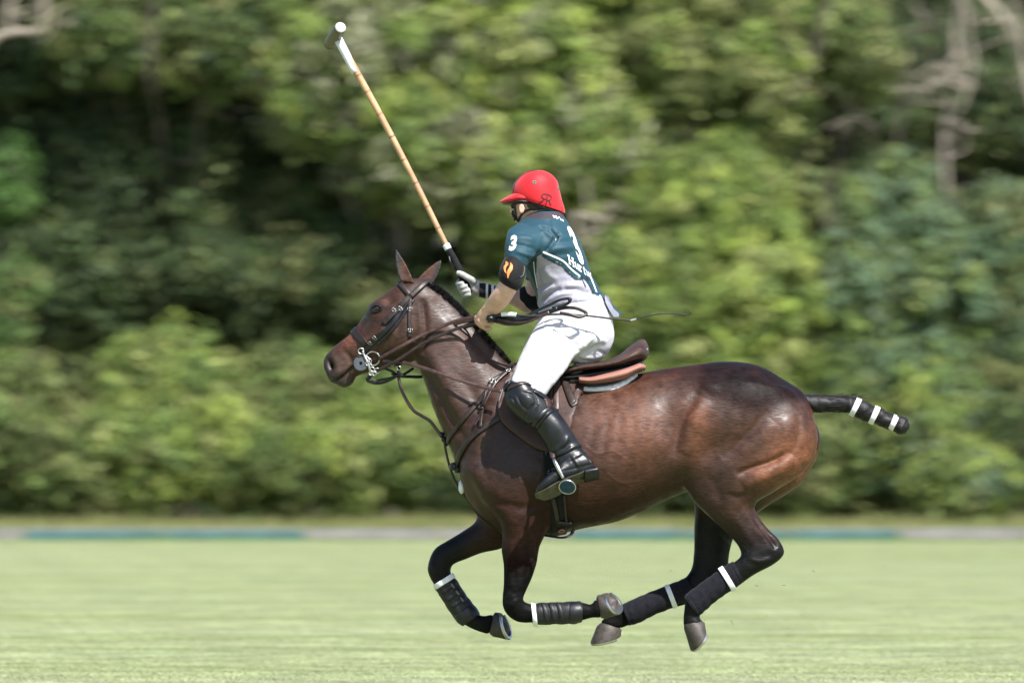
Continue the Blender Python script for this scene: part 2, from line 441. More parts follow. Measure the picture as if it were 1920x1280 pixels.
ng.links.new(rv.outputs[2], mm.inputs[0]); ng.links.new(mm.outputs[0], cx.inputs[2])
ng.links.new(gi.outputs[0], iop.inputs['Points']); ng.links.new(oi.outputs['Geometry'], iop.inputs['Instance']); ng.links.new(cx.outputs[0], iop.inputs['Rotation'])
ng.links.new(iop.outputs[0], go.inputs[0])
grass.modifiers.new('grow', 'NODES').node_group = ng
# long grass of the verge
def strip_blades(n, x0, x1, y0, y1, h0, h1, w, pal, seed):
    V, F, c = blade_tile(n, 1.0, h0, h1, w, pal, .22, seed)
    r = np.random.default_rng(seed + 1); off = np.column_stack([r.uniform(x0, x1, n), y0 + (y1 - y0) * r.random(n), np.zeros(n)])
    B = V.reshape(-1, 3, 3); ctr = B[:, :2].mean(1, keepdims=True); ctr[:, :, 2] = 0
    hv = .65 + .5 * (vnoise(np.column_stack([off[:, 0] * .7, off[:, 1] * .7, np.zeros(n)]), seed) * .5 + .5)
    B = (B - ctr) * np.stack([np.ones(n), np.ones(n), hv], 1)[:, None, :] + off[:, None, :]
    return (B.reshape(-1, 3), F), c
VERGE_PAL = [(.22, .25, .08), (.28, .275, .115), (.18, .235, .065), (.33, .29, .15), (.25, .27, .095)]
vf, c = strip_blades(42000, -13, 13, 99.3, 106, .22, .62, .012, VERGE_PAL, 5)
o = part('long_grass', vf, M_BLADE, smooth=False, col=c); tag(o, 'long yellowish grass of the verge between the low boards and the bushes', kind='stuff')
vf, c = strip_blades(9000, -13, 13, 98.3, 98.95, .03, .11, .009, [(.15, .24, .05), (.19, .27, .07)], 9)
o = part('edge_grass', vf, M_BLADE, smooth=False, col=c); tag(o, 'greener grass tufts along the foot of the low boards', kind='stuff')

# ---- low boards along the side of the field
M_TEALB = material('weathered_teal_paint', (.050, .112, .110), rough=.8, noise=(4, .35, (.4, 1, 3)), bump=(9, .3, .01))
M_GREYB = material('weathered_grey_board', (.19, .178, .17), rough=.9, noise=(3.5, .3, (.4, 1, 3)), bump=(9, .4, .01))
M_PALEB = material('pale_board_edge', (.21, .22, .215), rough=.9, noise=(4, .25, (.4, 1, 2)))
BY0 = 99.0
boards = [(-240, 42, 'g'), (45, 306, 't'), (309, 571, 't'), (574, 822, 'g'), (825, 1066, 'g'), (1069, 1277, 't'), (1280, 1482, 't'), (1485, 1687, 't'), (1690, 1925, 'g'), (1928, 2180, 'g')]
blab = ['weathered grey board at the far left end of the low field edge', 'teal painted board at the left, next to the leftmost grey board', 'teal painted board below and left of the horse head', 'weathered grey board just left of the horse chest', 'weathered grey board behind the horse forelegs and girth', 'teal painted board behind the horse belly', 'teal painted board behind the horse hind legs', 'teal painted board just right of the hind legs', 'weathered pinkish grey board under the taped tail end at right', 'weathered grey board at the far right end of the low field edge']
for (a, b, k), lab in zip(boards, blab):
    x0, x1 = P(a, 1000, BY0)[0], P(b, 1000, BY0)[0]; xc = (x0 + x1) / 2
    t = thing('sideboard', (xc, BY0, 0), lab, 'board', 'low boards along the edge of the field')
    h = .245 + rng.uniform(-.01, .01)
    o = part('plank', box((xc, BY0, .008 + (h - .035) / 2), ((x1 - x0) / 2 - .01, .019, (h - .04) / 2)), M_TEALB if k == 't' else M_GREYB, t, smooth=False)
    part('top_rail', box((xc, BY0 - .003, h - .015), ((x1 - x0) / 2 - .008, .024, .018)), M_PALEB, t, smooth=False)
    for s in (-.75, .75):
        part('stake', box((xc + s * (x1 - x0) / 2, BY0 + .045, h * .42), (.022, .022, h * .46)), M_GREYB, t, smooth=False)

# ---- woody plants
def foliage(lobes, n_clump, per, leaf, pal, seed, flat=1.0, size=.42, lo=.5):
    """leaf sprays gathered in clumps over the outer part of ellipsoid lobes; returns mesh, pigment, clump centres"""
    r = np.random.default_rng(seed); lob = np.array(lobes, float)
    vol = (lob[:, 3] * lob[:, 4] + lob[:, 3] * lob[:, 5]); pick = r.choice(len(lob), n_clump, p=vol / vol.sum())
    d = r.normal(0, 1, (n_clump, 3)); d[:, 1] -= .35; d /= np.linalg.norm(d, axis=1)[:, None]
    C = lob[pick, :3] + d * lob[pick, 3:6] * r.uniform(lo, 1.05, n_clump)[:, None]
    keep = C[:, 2] > .15; C, d = C[keep], d[keep]; k = len(C)
    rad = size * .74 * r.uniform(.5, 1.4, k); pal = np.array(pal, float)
    pc = pal[r.integers(0, len(pal), k)] * r.uniform(.72, 1.28, k)[:, None]
    n = k * per; ci = np.repeat(np.arange(k), per)
    u = r.normal(0, 1, (n, 3)); u /= np.linalg.norm(u, axis=1)[:, None]; rr = r.uniform(.15, 1, n) ** .6
    Pp = C[ci] + u * (rad[ci] * rr)[:, None] * np.array((1, 1, flat)) + np.column_stack([np.zeros((n, 2)), -.10 * rr * rad[ci]])
    Pp += np.array((.35, 0, .8)) * r.normal(0, .16, n)[:, None] * rad[ci][:, None]; Pp[:, 2] = np.maximum(Pp[:, 2], .05)
    nm = d[ci] * .5 + u * .4 + np.array((0, -.1, .32)) + r.normal(0, .55, (n, 3)); nm /= np.linalg.norm(nm, axis=1)[:, None]
    a = np.cross(nm, r.normal(0, 1, (n, 3))); a /= np.linalg.norm(a, axis=1)[:, None] + 1e-9; b = np.cross(nm, a)
    s = (leaf * r.uniform(.6, 1.4, n))[:, None]
    V = np.stack([Pp - a * s, Pp - b * s * .42 + nm * s * .12, Pp + a * s, Pp + b * s * .42 + nm * s * .12], 1).reshape(-1, 3)
    F = np.arange(4 * n).reshape(-1, 4).tolist()
    col = np.repeat(pc[ci] * r.uniform(.62, 1.38, n)[:, None], 4, 0)
    return (V, F), col, C
def limb(a, b, r0, r1, r, k=5, wob=.08):
    a, b = np.array(a, float), np.array(b, float); L = np.linalg.norm(b - a); t = np.linspace(0, 1, k)[:, None]
    p = a * (1 - t) + b * t + r.normal(0, wob * L / 3, (k, 3)) * np.sin(math.pi * t)
    return tube(p, np.linspace(r0, r1, k), 7, sub=3)
def woody(name, cat, label, base, lobes, pal, seed, n_clump=150, per=70, leaf=.11, trunk_r=.14, mat=None, size=.42, group=None, flat=1.0, stems=1, lo=.5):
    r = np.random.default_rng(seed + 100)
    t = thing(name, tuple(base), label, cat, group)
    f, c, C = foliage(lobes, int(n_clump * 2.6), int(per * .62), leaf * .74, pal, seed, flat, size, lo)
    part('crown' if cat == 'tree' else 'foliage', f, M_LEAF, t, smooth=False, col=c)
    g = []; base = np.array(base, float); hub = []
    for lb in lobes:
        c0 = np.array(lb[:3])
        st = base + np.array((r.normal(0, .08 * stems), r.normal(0, .08), -.05))
        fork = st + (c0 - st) * r.uniform(.35, .55) * np.array((.5, .5, 1)); 
        if stems == 1 and g: fork = hub[0]; 
        else: g.append(limb(st, fork, trunk_r, trunk_r * .7, r))
        hub.append(fork); g.append(limb(fork, c0, trunk_r * .65, trunk_r * .28, r)); 
    for c1 in C[:: max(1, len(C) // 34)]:
        j = int(np.argmin([np.linalg.norm(np.array(lb[:3]) - c1) for lb in lobes])); g.append(limb(lobes[j][:3], c1, trunk_r * .22, .012, r, 4))
    part('trunk' if cat == 'tree' else 'stems', merge(g), mat or M_BARK, t)
    return t
def lobe(px, py, y, rx, ry, rz):
    """lobe centred at a photo pixel at depth y; radii: rx, rz in photo pixels there, ry in metres"""
    c = P(px, py, y); k = (CAM_D + y) / F_PX
    return (*c, rx * k, ry, rz * k)
def base_at(px, y): return (P(px, 1000, y)[0], y, 0.0)
LIME = (np.array([(.175, .215, .040), (.21, .24, .050), (.135, .18, .035), (.225, .235, .075), (.10, .14, .03)]) * (1.30, 1.36, 1.5)).tolist()
MID = (np.array([(.095, .145, .034), (.125, .175, .042), (.07, .11, .026), (.155, .19, .055)]) * (1.35, 1.3, 1.5)).tolist()
OLIVE = (np.array([(.080, .105, .03), (.105, .125, .036), (.06, .085, .022), (.135, .15, .05)]) * (1.35, 1.3, 1.5)).tolist()
DARK = (np.array([(.022, .038, .012), (.030, .048, .016), (.016, .028, .010), (.042, .060, .020)]) * (2.4, 2.1, 2.2)).tolist()  # shade under the canopy put into the leaf colours
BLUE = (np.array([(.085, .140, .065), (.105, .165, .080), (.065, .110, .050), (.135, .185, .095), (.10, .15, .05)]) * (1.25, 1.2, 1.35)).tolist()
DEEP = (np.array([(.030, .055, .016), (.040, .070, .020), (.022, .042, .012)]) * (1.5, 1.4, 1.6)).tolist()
TWIG = [(.26, .265, .17), (.20, .215, .12), (.23, .25, .12)]
G1, G2 = 'bushes along the edge of the wood', 'trees of the wood behind the field'
# front bushes
W = woody
W('bush', 'bush', 'olive green bush at the left edge of the photo, lowest of the left bushes', base_at(40, 105), [lobe(20, 800, 105, 130, 1.3, 150), lobe(120, 870, 104.3, 110, 1.0, 95)], OLIVE + MID, 1, 150, 80, group=G1, stems=3, trunk_r=.05)
W('bush', 'bush', 'bright lime green bush with a rounded top below the dark trees at left', base_at(330, 105), [lobe(320, 730, 105.5, 140, 1.2, 125), lobe(250, 850, 104.6, 140, 1.1, 105), lobe(420, 850, 104.6, 110, 1.0, 105)], LIME + MID, 2, 230, 80, group=G1, stems=3, trunk_r=.05)
W('bush', 'bush', 'mid green bush between the lime bush and the bush under the horse nose', base_at(560, 105.2), [lobe(560, 770, 105.8, 120, 1.2, 130), lobe(530, 880, 104.6, 110, 1.0, 85)], MID + OLIVE, 3, 170, 80, group=G1, stems=3, trunk_r=.05)
W('bush', 'bush', 'yellow green bush directly under the horse nose', base_at(690, 105), [lobe(640, 850, 104.6, 110, 1.1, 95), lobe(740, 820, 104.9, 110, 1.0, 120)], LIME + MID, 4, 170, 80, group=G1, stems=3, trunk_r=.05)
W('bush', 'bush', 'shaded green bush behind the horse chest and neck', base_at(830, 106), [lobe(830, 760, 106, 130, 1.2, 150), lobe(850, 880, 105.2, 110, 1.0, 90)], OLIVE + DEEP, 5, 170, 80, group=G1, stems=3, trunk_r=.05)
W('bush', 'bush', 'green bush behind the saddle and the rider', base_at(1020, 106), [lobe(1010, 700, 106.3, 150, 1.3, 190), lobe(1080, 860, 105.2, 140, 1.0, 110)], MID + LIME, 6, 200, 80, group=G1, stems=3, trunk_r=.06)
W('bush', 'bush', 'tall bright yellow green bush above the horse rump', base_at(1330, 106.5), [lobe(1330, 400, 107, 150, 1.5, 150), lobe(1240, 560, 106.4, 150, 1.4, 150), lobe(1430, 560, 106.4, 140, 1.4, 160), lobe(1330, 720, 106, 190, 1.3, 140)], LIME + LIME + MID, 7, 430, 80, group=G1, stems=3, trunk_r=.08)
W('bush', 'bush', 'green bush low behind the horse hindquarters', base_at(1400, 105.2), [lobe(1380, 860, 105.2, 150, 1.0, 105), lobe(1520, 850, 105.2, 110, 1.0, 110)], MID + OLIVE + DEEP, 8, 190, 80, group=G1, stems=3, trunk_r=.05)
W('bush', 'bush', 'grey green silvery bush above the taped tail', base_at(1700, 107), [lobe(1680, 420, 107.3, 120, 1.3, 125), lobe(1610, 560, 106.8, 120, 1.2, 140), lobe(1760, 560, 106.8, 140, 1.3, 150), lobe(1680, 700, 106.3, 160, 1.1, 110)], BLUE + BLUE + MID, 9, 390, 80, .12, group=G1, stems=3, trunk_r=.07)
W('bush', 'bush', 'grey green bush cut by the right edge of the photo', base_at(1900, 107), [lobe(1890, 450, 107.4, 90, 1.2, 110), lobe(1900, 620, 106.9, 110, 1.2, 130)], BLUE + OLIVE, 10, 190, 80, .12, group=G1, stems=3, trunk_r=.06)
W('bush', 'bush', 'dark green bush right of the horse rump under the tail', base_at(1600, 105.6), [lobe(1590, 850, 105.6, 100, 1.0, 110), lobe(1650, 760, 106, 100, 1.0, 80)], DEEP + OLIVE + MID, 11, 170, 80, group=G1, stems=3, trunk_r=.05)
W('bush', 'bush', 'pale green bush at lower right beyond the tail tip', base_at(1770, 105), [lobe(1750, 800, 105.2, 110, 1.0, 130), lobe(1800, 900, 104.6, 110, .9, 75)], MID + BLUE + LIME, 12, 180, 80, group=G1, stems=3, trunk_r=.05)
W('bush', 'bush', 'dark bush in the lower right corner of the wood edge', base_at(1900, 105.8), [lobe(1900, 800, 105.8, 90, 1.1, 150)], DEEP + OLIVE, 13, 120, 80, group=G1, stems=3, trunk_r=.05)
W('sapling', 'sapling', 'bright green sapling at the left edge high beside the dark trees', base_at(-20, 107), [lobe(0, 330, 107, 65, .7, 75), lobe(15, 380, 106.9, 50, .6, 40)], [(.05, .11, .022), (.07, .13, .03)], 14, 46, 60, .11, .05, size=.3)
W('sapling', 'sapling', 'small green sapling at the left edge just above the olive bush', base_at(20, 106.4), [lobe(30, 540, 106.4, 50, .6, 45), lobe(15, 610, 106.4, 40, .5, 50)], [(.08, .15, .04), (.11, .17, .05), (.17, .14, .06)], 15, 40, 70, .12, .04)
# trees
W('tree', 'tree', 'tree with shade darkened into its leaves at the far left behind the olive bush', base_at(90, 112), [lobe(60, 330, 112, 170, 1.7, 210), lobe(150, 520, 110.5, 190, 1.6, 140), lobe(190, 340, 110.8, 130, 1.3, 150), lobe(60, 140, 112, 150, 1.5, 120)], DARK + DEEP, 21, 340, 70, .13, .09, group=G2, size=.5)
W('tree', 'tree', 'dark tree, shade put into its leaf colour, left of the raised mallet above the lime bush', base_at(370, 112), [lobe(330, 330, 111, 190, 1.5, 200), lobe(430, 520, 110.6, 190, 1.6, 120), lobe(260, 550, 111, 150, 1.4, 100)], DARK + DEEP + DARK, 22, 400, 70, .13, .09, group=G2, size=.5)
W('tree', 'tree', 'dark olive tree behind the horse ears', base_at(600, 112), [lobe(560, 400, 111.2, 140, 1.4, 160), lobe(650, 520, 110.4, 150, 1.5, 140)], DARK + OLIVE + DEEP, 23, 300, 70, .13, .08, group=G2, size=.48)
W('tree', 'tree', 'leafy tree whose mid green canopy hangs over the dark trees at top left', base_at(330, 110.5), [lobe(210, 60, 109.6, 150, 1.7, 110), lobe(400, 70, 109.4, 150, 1.7, 120), lobe(300, -150, 110, 260, 1.8, 140), lobe(60, -120, 110, 160, 1.6, 110)], MID + OLIVE + DEEP, 24, 380, 70, .13, .08, mat=M_BARK, group=G2, size=.46)
W('tree', 'tree', 'bright yellow green tree with grey twigs behind the mallet cane', base_at(760, 110), [lobe(640, 120, 109.4, 150, 1.6, 130), lobe(800, 60, 109.6, 160, 1.6, 140), lobe(760, 260, 109, 150, 1.5, 140), lobe(560, 190, 109.3, 80, 1.3, 90), lobe(800, -140, 110, 220, 1.8, 130)], LIME + MID + TWIG + TWIG, 25, 520, 70, .12, .08, mat=M_PALEBARK, group=G2, size=.42)
W('tree', 'tree', 'yellow green tree directly above the red helmet', base_at(1060, 110), [lobe(1010, 120, 109.4, 150, 1.6, 150), lobe(960, 350, 108.8, 120, 1.4, 150), lobe(1110, 280, 109, 110, 1.4, 130), lobe(1080, -100, 110, 200, 1.8, 130)], LIME + MID + LIME + TWIG, 26, 520, 70, .12, .08, mat=M_PALEBARK, group=G2, size=.42)
W('tree', 'tree', 'olive green tree with a leaning dark trunk above the tall lime bush', base_at(1330, 111), [lobe(1270, 90, 110, 150, 1.6, 150), lobe(1420, 130, 110.2, 130, 1.6, 150), lobe(1330, -110, 110.5, 220, 1.8, 130)], MID + OLIVE + LIME, 27, 350, 70, .12, .15, group=G2, size=.44)
W('tree', 'tree', 'dark tree in the deep gap at upper right beside the pale dead trunk', base_at(1720, 115), [lobe(1600, 160, 114, 110, 1.5, 120), lobe(1760, 130, 115.5, 150, 1.5, 180), lobe(1880, 200, 116, 120, 1.5, 160)], DARK + DARK + DEEP, 28, 260, 70, .13, .15, group=G2, size=.5)
W('tree', 'tree', 'mid green tree leaning in at the top edge left of the pale dead trunk', base_at(1560, 111), [lobe(1560, 40, 110.5, 100, 1.4, 90), lobe(1620, 110, 110.3, 70, 1.2, 70)], MID + OLIVE, 29, 120, 70, .12, .10, group=G2, size=.42)
# dead trees: pale bare limbs
def dead_tree(label, base, limbs, seed, mat=M_PALEBARK):
    r = np.random.default_rng(seed); t = thing('dead_tree', tuple(base), label, 'dead tree')
    first = True
    for i, (pts, r0, r1) in enumerate(limbs):
        p = np.array([P(*q) for q in pts]); part('trunk' if i == 0 else 'branch', tube(p, np.linspace(r0, r1, len(p)), 9, sub=5), mat, t)
    g = []
    for pts, r0, r1 in limbs:
        p = catmull(np.array([P(*q) for q in pts]), 12)
        for k in range(5):
            a = p[r.integers(3, 12)]; b = a + np.array((r.normal(0, .5), r.normal(0, .3), r.normal(-.05, .35))); g.append(limb(a, b, .028, .008, r, 4, .3))
    part('twigs', merge(g), mat, t, kind='stuff')
dead_tree('pale bare dead tree with lichen covered forks in the dark gap at upper right', base_at(1775, 108.6), [([(1778, 1013, 108.6), (1774, 700, 108.6), (1776, 420, 108.5), (1771, 260, 108.5), (1784, 150, 108.4), (1794, 40, 108.4), (1800, -120, 108.4)], .055, .05),
    ([(1776, 235, 108.4), (1805, 195, 108.2), (1824, 120, 108.2), (1814, 60, 108.2), (1803, -30, 108.2)], .035, .03), ([(1784, 160, 108.3), (1802, 120, 108.2), (1790, 60, 108.2), (1812, -30, 108.2)], .03, .028), ([(1774, 200, 108.4), (1745, 160, 108.2), (1730, 172, 108.1)], .028, .012), ([(1770, 195, 108.4), (1735, 192, 108.2), (1722, 175, 108.1)], .028, .012), ([(1782, 165, 108.4), (1765, 130, 108.3), (1752, 118, 108.2)], .025, .012), ([(1780, 150, 108.2), (1812, 150, 108.1), (1806, 182, 108.1)], .02, .01)], 61)
dead_tree('thick pale grey bare trunk crossing the top right corner', base_at(1960, 108.8), [([(1985, 1013, 108.8), (1975, 420, 108.8), (1925, 140, 108.8), (1890, 50, 108.7), (1835, -20, 108.7), (1760, -120, 108.7)], .10, .085), ([(1925, 140, 108.8), (1912, 60, 108.6), (1885, -60, 108.6)], .05, .04)], 62)
dead_tree('brown leaning bare tree left of the pale dead trunk at the top edge', base_at(1690, 109.5), [([(1640, 1013, 109.5), (1655, 500, 109.5), (1700, 150, 109.4), (1720, 20, 109.3), (1690, -60, 109.2)], .04, .035), ([(1720, 20, 109.3), (1742, 50, 109.1), (1750, 60, 109.1)], .06, .03), ([(1480, 200, 109), (1520, 110, 109), (1560, -20, 109)], .06, .05), ([(1540, 245, 108.6), (1595, 222, 108.6), (1640, 235, 108.6)], .035, .02)], 63, M_BARK)
dead_tree('bare grey stems standing behind the rider back', base_at(1105, 107.4), [([(1120, 1013, 107.4), (1112, 700, 107.3), (1105, 430, 107.2), (1098, 340, 107.1)], .05, .025), ([(1106, 470, 107.2), (1085, 440, 107.1), (1080, 400, 107.1)], .05, .025), ([(1106, 440, 107.2), (1128, 425, 107.1), (1135, 380, 107)], .05, .025)], 64)
dead_tree('twisted pale branches of an old tree at the top left corner', base_at(-60, 108.8), [([(-70, 1013, 108.8), (-60, 300, 108.8), (-30, 100, 108.7), (20, 62, 108.6), (75, 55, 108.6), (82, -20, 108.6)], .12, .07), ([(20, 62, 108.6), (15, 20, 108.5), (40, -30, 108.5)], .07, .05), ([(120, 52, 108.5), (142, 20, 108.5), (130, -40, 108.5)], .06, .05)], 65)
dead_tree('slim pale trunk showing between the dark leaves at upper left', base_at(285, 110.2), [([(330, 1013, 110.2), (318, 500, 110.2), (300, 240, 109.2), (281, 150, 108.2), (284, 60, 108.0), (300, -60, 107.9)], .05, .045), ([(375, 360, 109.6), (372, 280, 109.2), (380, 160, 108.8)], .04, .03)], 66, M_BARK)
# the wood behind, one mass; its dark depth is put into the leaf colour
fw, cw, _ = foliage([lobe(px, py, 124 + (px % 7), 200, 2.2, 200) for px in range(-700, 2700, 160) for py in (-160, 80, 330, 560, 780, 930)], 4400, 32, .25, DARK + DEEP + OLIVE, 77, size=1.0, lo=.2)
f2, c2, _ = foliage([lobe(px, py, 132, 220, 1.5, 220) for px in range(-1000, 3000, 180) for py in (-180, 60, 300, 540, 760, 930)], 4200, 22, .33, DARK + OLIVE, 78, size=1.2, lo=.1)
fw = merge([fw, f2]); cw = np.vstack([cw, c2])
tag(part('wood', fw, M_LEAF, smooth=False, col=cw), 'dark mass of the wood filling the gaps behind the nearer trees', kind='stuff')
# ================================================================== HORSE
horse = thing('horse', tuple(P(1180, 1000, 0) * np.array((1, 0, 0))), 'dark bay polo pony galloping to the left with all four hooves off the grass', 'horse')
trunk = loft([
 (862, 800, 872, 935, .105, 0), (882, 748, 900, 968, .175, 0), (925, 700, 938, 1000, .212, 0, .15), (970, 684, 985, 1008, .228, 0, .28),
 (1030, 700, 1040, 1003, .25, 0, .22), (1090, 714, 1095, 990, .278, 0, .12), (1150, 710, 1156, 978, .288, 0, .05), (1210, 697, 1211, 957, .284, 0, .03),
 (1260, 689, 1264, 931, .272, 0, .02), (1310, 682, 1322, 912, .265, 0), (1364, 677, 1378, 900, .262, 0), (1420, 684, 1428, 890, .245, 0),
 (1470, 711, 1476, 880, .205, 0), (1508, 737, 1512, 850, .13, 0), (1527, 775, 1527, 830, .06, 0)], m=40)
neck = loft([
 (792, 523, 752, 612, .070, .03), (814, 536, 770, 655, .078, .025, .1), (842, 557, 786, 692, .084, .02, .2), (876, 592, 797, 721, .090, .01, .3),
 (905, 624, 807, 752, .100, 0, .35), (935, 658, 820, 786, .115, 0, .35), (960, 682, 836, 822, .135, 0, .3), (990, 692, 850, 860, .16, 0, .25), (1020, 720, 876, 920, .165, 0)], m=32)
head = loft([
 (800, 523, 806, 585, .045, .03), (774, 522, 800, 628, .07, .03), (748, 531, 795, 655, .088, .035), (730, 544, 780, 674, .098, .04),
 (711, 559, 757, 684, .100, .05, -.05), (694, 575, 732, 689, .093, .06, -.05), (680, 595, 712, 692, .078, .07, 0), (667, 614, 695, 698, .063, .08),
 (651, 630, 680, 702, .053, .09), (634, 643, 668, 707, .048, .10), (621, 655, 659, 721, .050, .107), (612, 665, 646, 727, .050, .112),
 (607, 678, 629, 721, .044, .116), (608, 692, 617, 714, .03, .118)], m=30)
hind_near = loft([
 (1335, 700, 1485, 728, .10, -.10), (1290, 780, 1528, 788, .12, -.125), (1268, 835, 1533, 838, .125, -.13), (1264, 878, 1508, 884, .12, -.135),
 (1283, 914, 1452, 922, .10, -.14), (1304, 944, 1416, 945, .083, -.14), (1331, 971, 1424, 968, .067, -.14), (1364, 1000, 1441, 991, .054, -.14),
 (1383, 1022, 1461, 1011, .047, -.14), (1389, 1040, 1471, 1036, .049, -.14), (1379, 1051, 1452, 1057, .045, -.14), (1363, 1062, 1415, 1077, .036, -.14),
 (1350, 1077, 1380, 1102, .030, -.14), (1321, 1098, 1340, 1127, .029, -.14), (1288, 1123, 1313, 1152, .036, -.14), (1282, 1150, 1312, 1158, .032, -.14), (1281, 1172, 1320, 1166, .040, -.14)], m=24)
hind_far = loft([
 (1335, 700, 1492, 728, .10, .10), (1292, 790, 1534, 800, .12, .125), (1277, 850, 1538, 842, .125, .13), (1287, 905, 1503, 906, .115, .135),
 (1301, 946, 1440, 948, .09, .14), (1301, 990, 1386, 990, .068, .14), (1301, 1030, 1369, 1030, .052, .14), (1297, 1062, 1364, 1070, .048, .14),
 (1284, 1083, 1350, 1108, .045, .14), (1270, 1093, 1308, 1126, .036, .14), (1234, 1110, 1247, 1144, .03, .14), (1194, 1126, 1207, 1160, .03, .14),
 (1164, 1138, 1182, 1170, .036, .14), (1142, 1150, 1172, 1174, .032, .14), (1124, 1166, 1165, 1177, .040, .14)], m=24)
fore_near = loft([
 (915, 770, 1010, 780, .05, -.13), (885, 860, 1032, 875, .085, -.14), (896, 925, 1042, 925, .092, -.145), (926, 965, 1036, 962, .086, -.145),
 (941, 995, 1023, 1000, .072, -.145), (940, 1030, 1012, 1025, .060, -.145), (944, 1060, 1007, 1055, .050, -.145), (944, 1093, 997, 1085, .044, -.145),
 (942, 1117, 987, 1107, .043, -.145), (943, 1138, 981, 1122, .045, -.145), (955, 1156, 985, 1128, .043, -.145), (978, 1167, 1001, 1132, .036, -.145),
 (1030, 1165, 1030, 1133, .028, -.145), (1064, 1164, 1064, 1132, .028, -.145), (1090, 1163, 1091, 1128, .035, -.145), (1110, 1158, 1108, 1132, .031, -.145), (1129, 1158, 1117, 1120, .040, -.145)], m=24)
fore_far = loft([
 (884, 860, 975, 900, .08, .13), (884, 930, 975, 985, .082, .135), (894, 972, 948, 1024, .07, .14), (866, 996, 905, 1036, .058, .14),
 (838, 1013, 873, 1048, .050, .14), (815, 1028, 853, 1056, .046, .14), (804, 1050, 846, 1064, .046, .14), (802, 1072, 846, 1074, .043, .14),
 (814, 1096, 851, 1085, .036, .14), (831, 1115, 857, 1096, .028, .14), (848, 1139, 873, 1121, .028, .14), (863, 1164, 893, 1146, .035, .14),
 (889, 1180, 905, 1154, .031, .14), (917, 1189, 926, 1150, .040, .14)], m=24)

def ear(tip, bl, br, y, ytip, face):
    """cupped ear: tip and base corners in pixels; face = side (+1/-1 in x) the opening looks to, turned to the camera"""
    n, m = 9, 14
    A, B, T = P(*bl, y), P(*br, y), P(*tip, ytip)
    V = []
    for i in range(n):
        t = i / (n - 1); wd = (1 - t) ** 0.6 * (1 + 0.9 * t * (1 - t)) if t < 1 else 0.0
        L = (A * (1 - t) + T * t); R = (B * (1 - t) + T * t); C = (L + R) / 2; h = (R - L) / 2
        hw = np.linalg.norm(B - A) / 2 * max(wd, 0.04); hd = h / (np.linalg.norm(h) + 1e-9)
        for j in range(m):
            a = 2 * math.pi * j / m
            outer = np.array((math.cos(a), math.sin(a)))
            dep = outer[1] * 0.75
            if dep < 0: dep = -dep * 0.30 - 0.0            # hollow the camera side
            V.append(C + hd * hw * outer[0] + np.array((0.0, hw * (dep + 0.18 * (outer[1] > -.2) - 0.2), 0)))
    return np.array(V), ring_faces(n, m)
ears = [ear((742, 466), (750, 526), (777, 532), -.01, .0, -1), ear((828, 485), (776, 532), (808, 536), .085, .10, 1)]

HV, HF = remesh([trunk, neck, head, hind_near, hind_far, fore_near, fore_far], 0.005)
HE = edges_of(HF)
Q = to_px(HV)
# blend the joints: more smoothing on the trunk, little on head and lower legs
wt = sstep(1010, 960, Q[:, 1]) * sstep(790, 860, Q[:, 0])
HV = laplace(HV, HE, 44, 0.5, 0.12 + 0.88 * wt)
HV = laplace(HV, HE, 6, 0.5)

def brush_line(poly, width, amp, side=-1, ymax=None, soft=True):
    """raise (or crease) the skin along a line drawn in photo pixels on one side of the body"""
    global HV
    N = normals(HV, HF); q = to_px(HV)
    d, pos = seg_dist(q, catmull(poly, max(2, 6 * len(poly))))
    w = np.exp(-(d / width) ** 2)
    if soft: w *= np.clip(4 * np.minimum(pos, 1 - pos), 0, 1) ** 0.5
    k = sstep(0.0, 0.35, N[:, 1] * side)
    if ymax is not None: k = k * sstep(ymax, ymax - 0.02, HV[:, 1])
    HV += N * (w * k * amp)[:, None]
def brush(px, py, rx, ry, amp, ang=0.0, side=-1, ymax=None):
    global HV
    N = normals(HV, HF); q = to_px(HV) - np.array((px, py))
    c, s = math.cos(math.radians(ang)), math.sin(math.radians(ang))
    u, v = q[:, 0] * c + q[:, 1] * s, -q[:, 0] * s + q[:, 1] * c
    w = np.exp(-(u / rx) ** 2 - (v / ry) ** 2) * sstep(0.0, 0.35, N[:, 1] * side)
    if ymax is not None: w = w * sstep(ymax, ymax - 0.02, HV[:, 1])
    HV += N * (w * amp)[:, None]
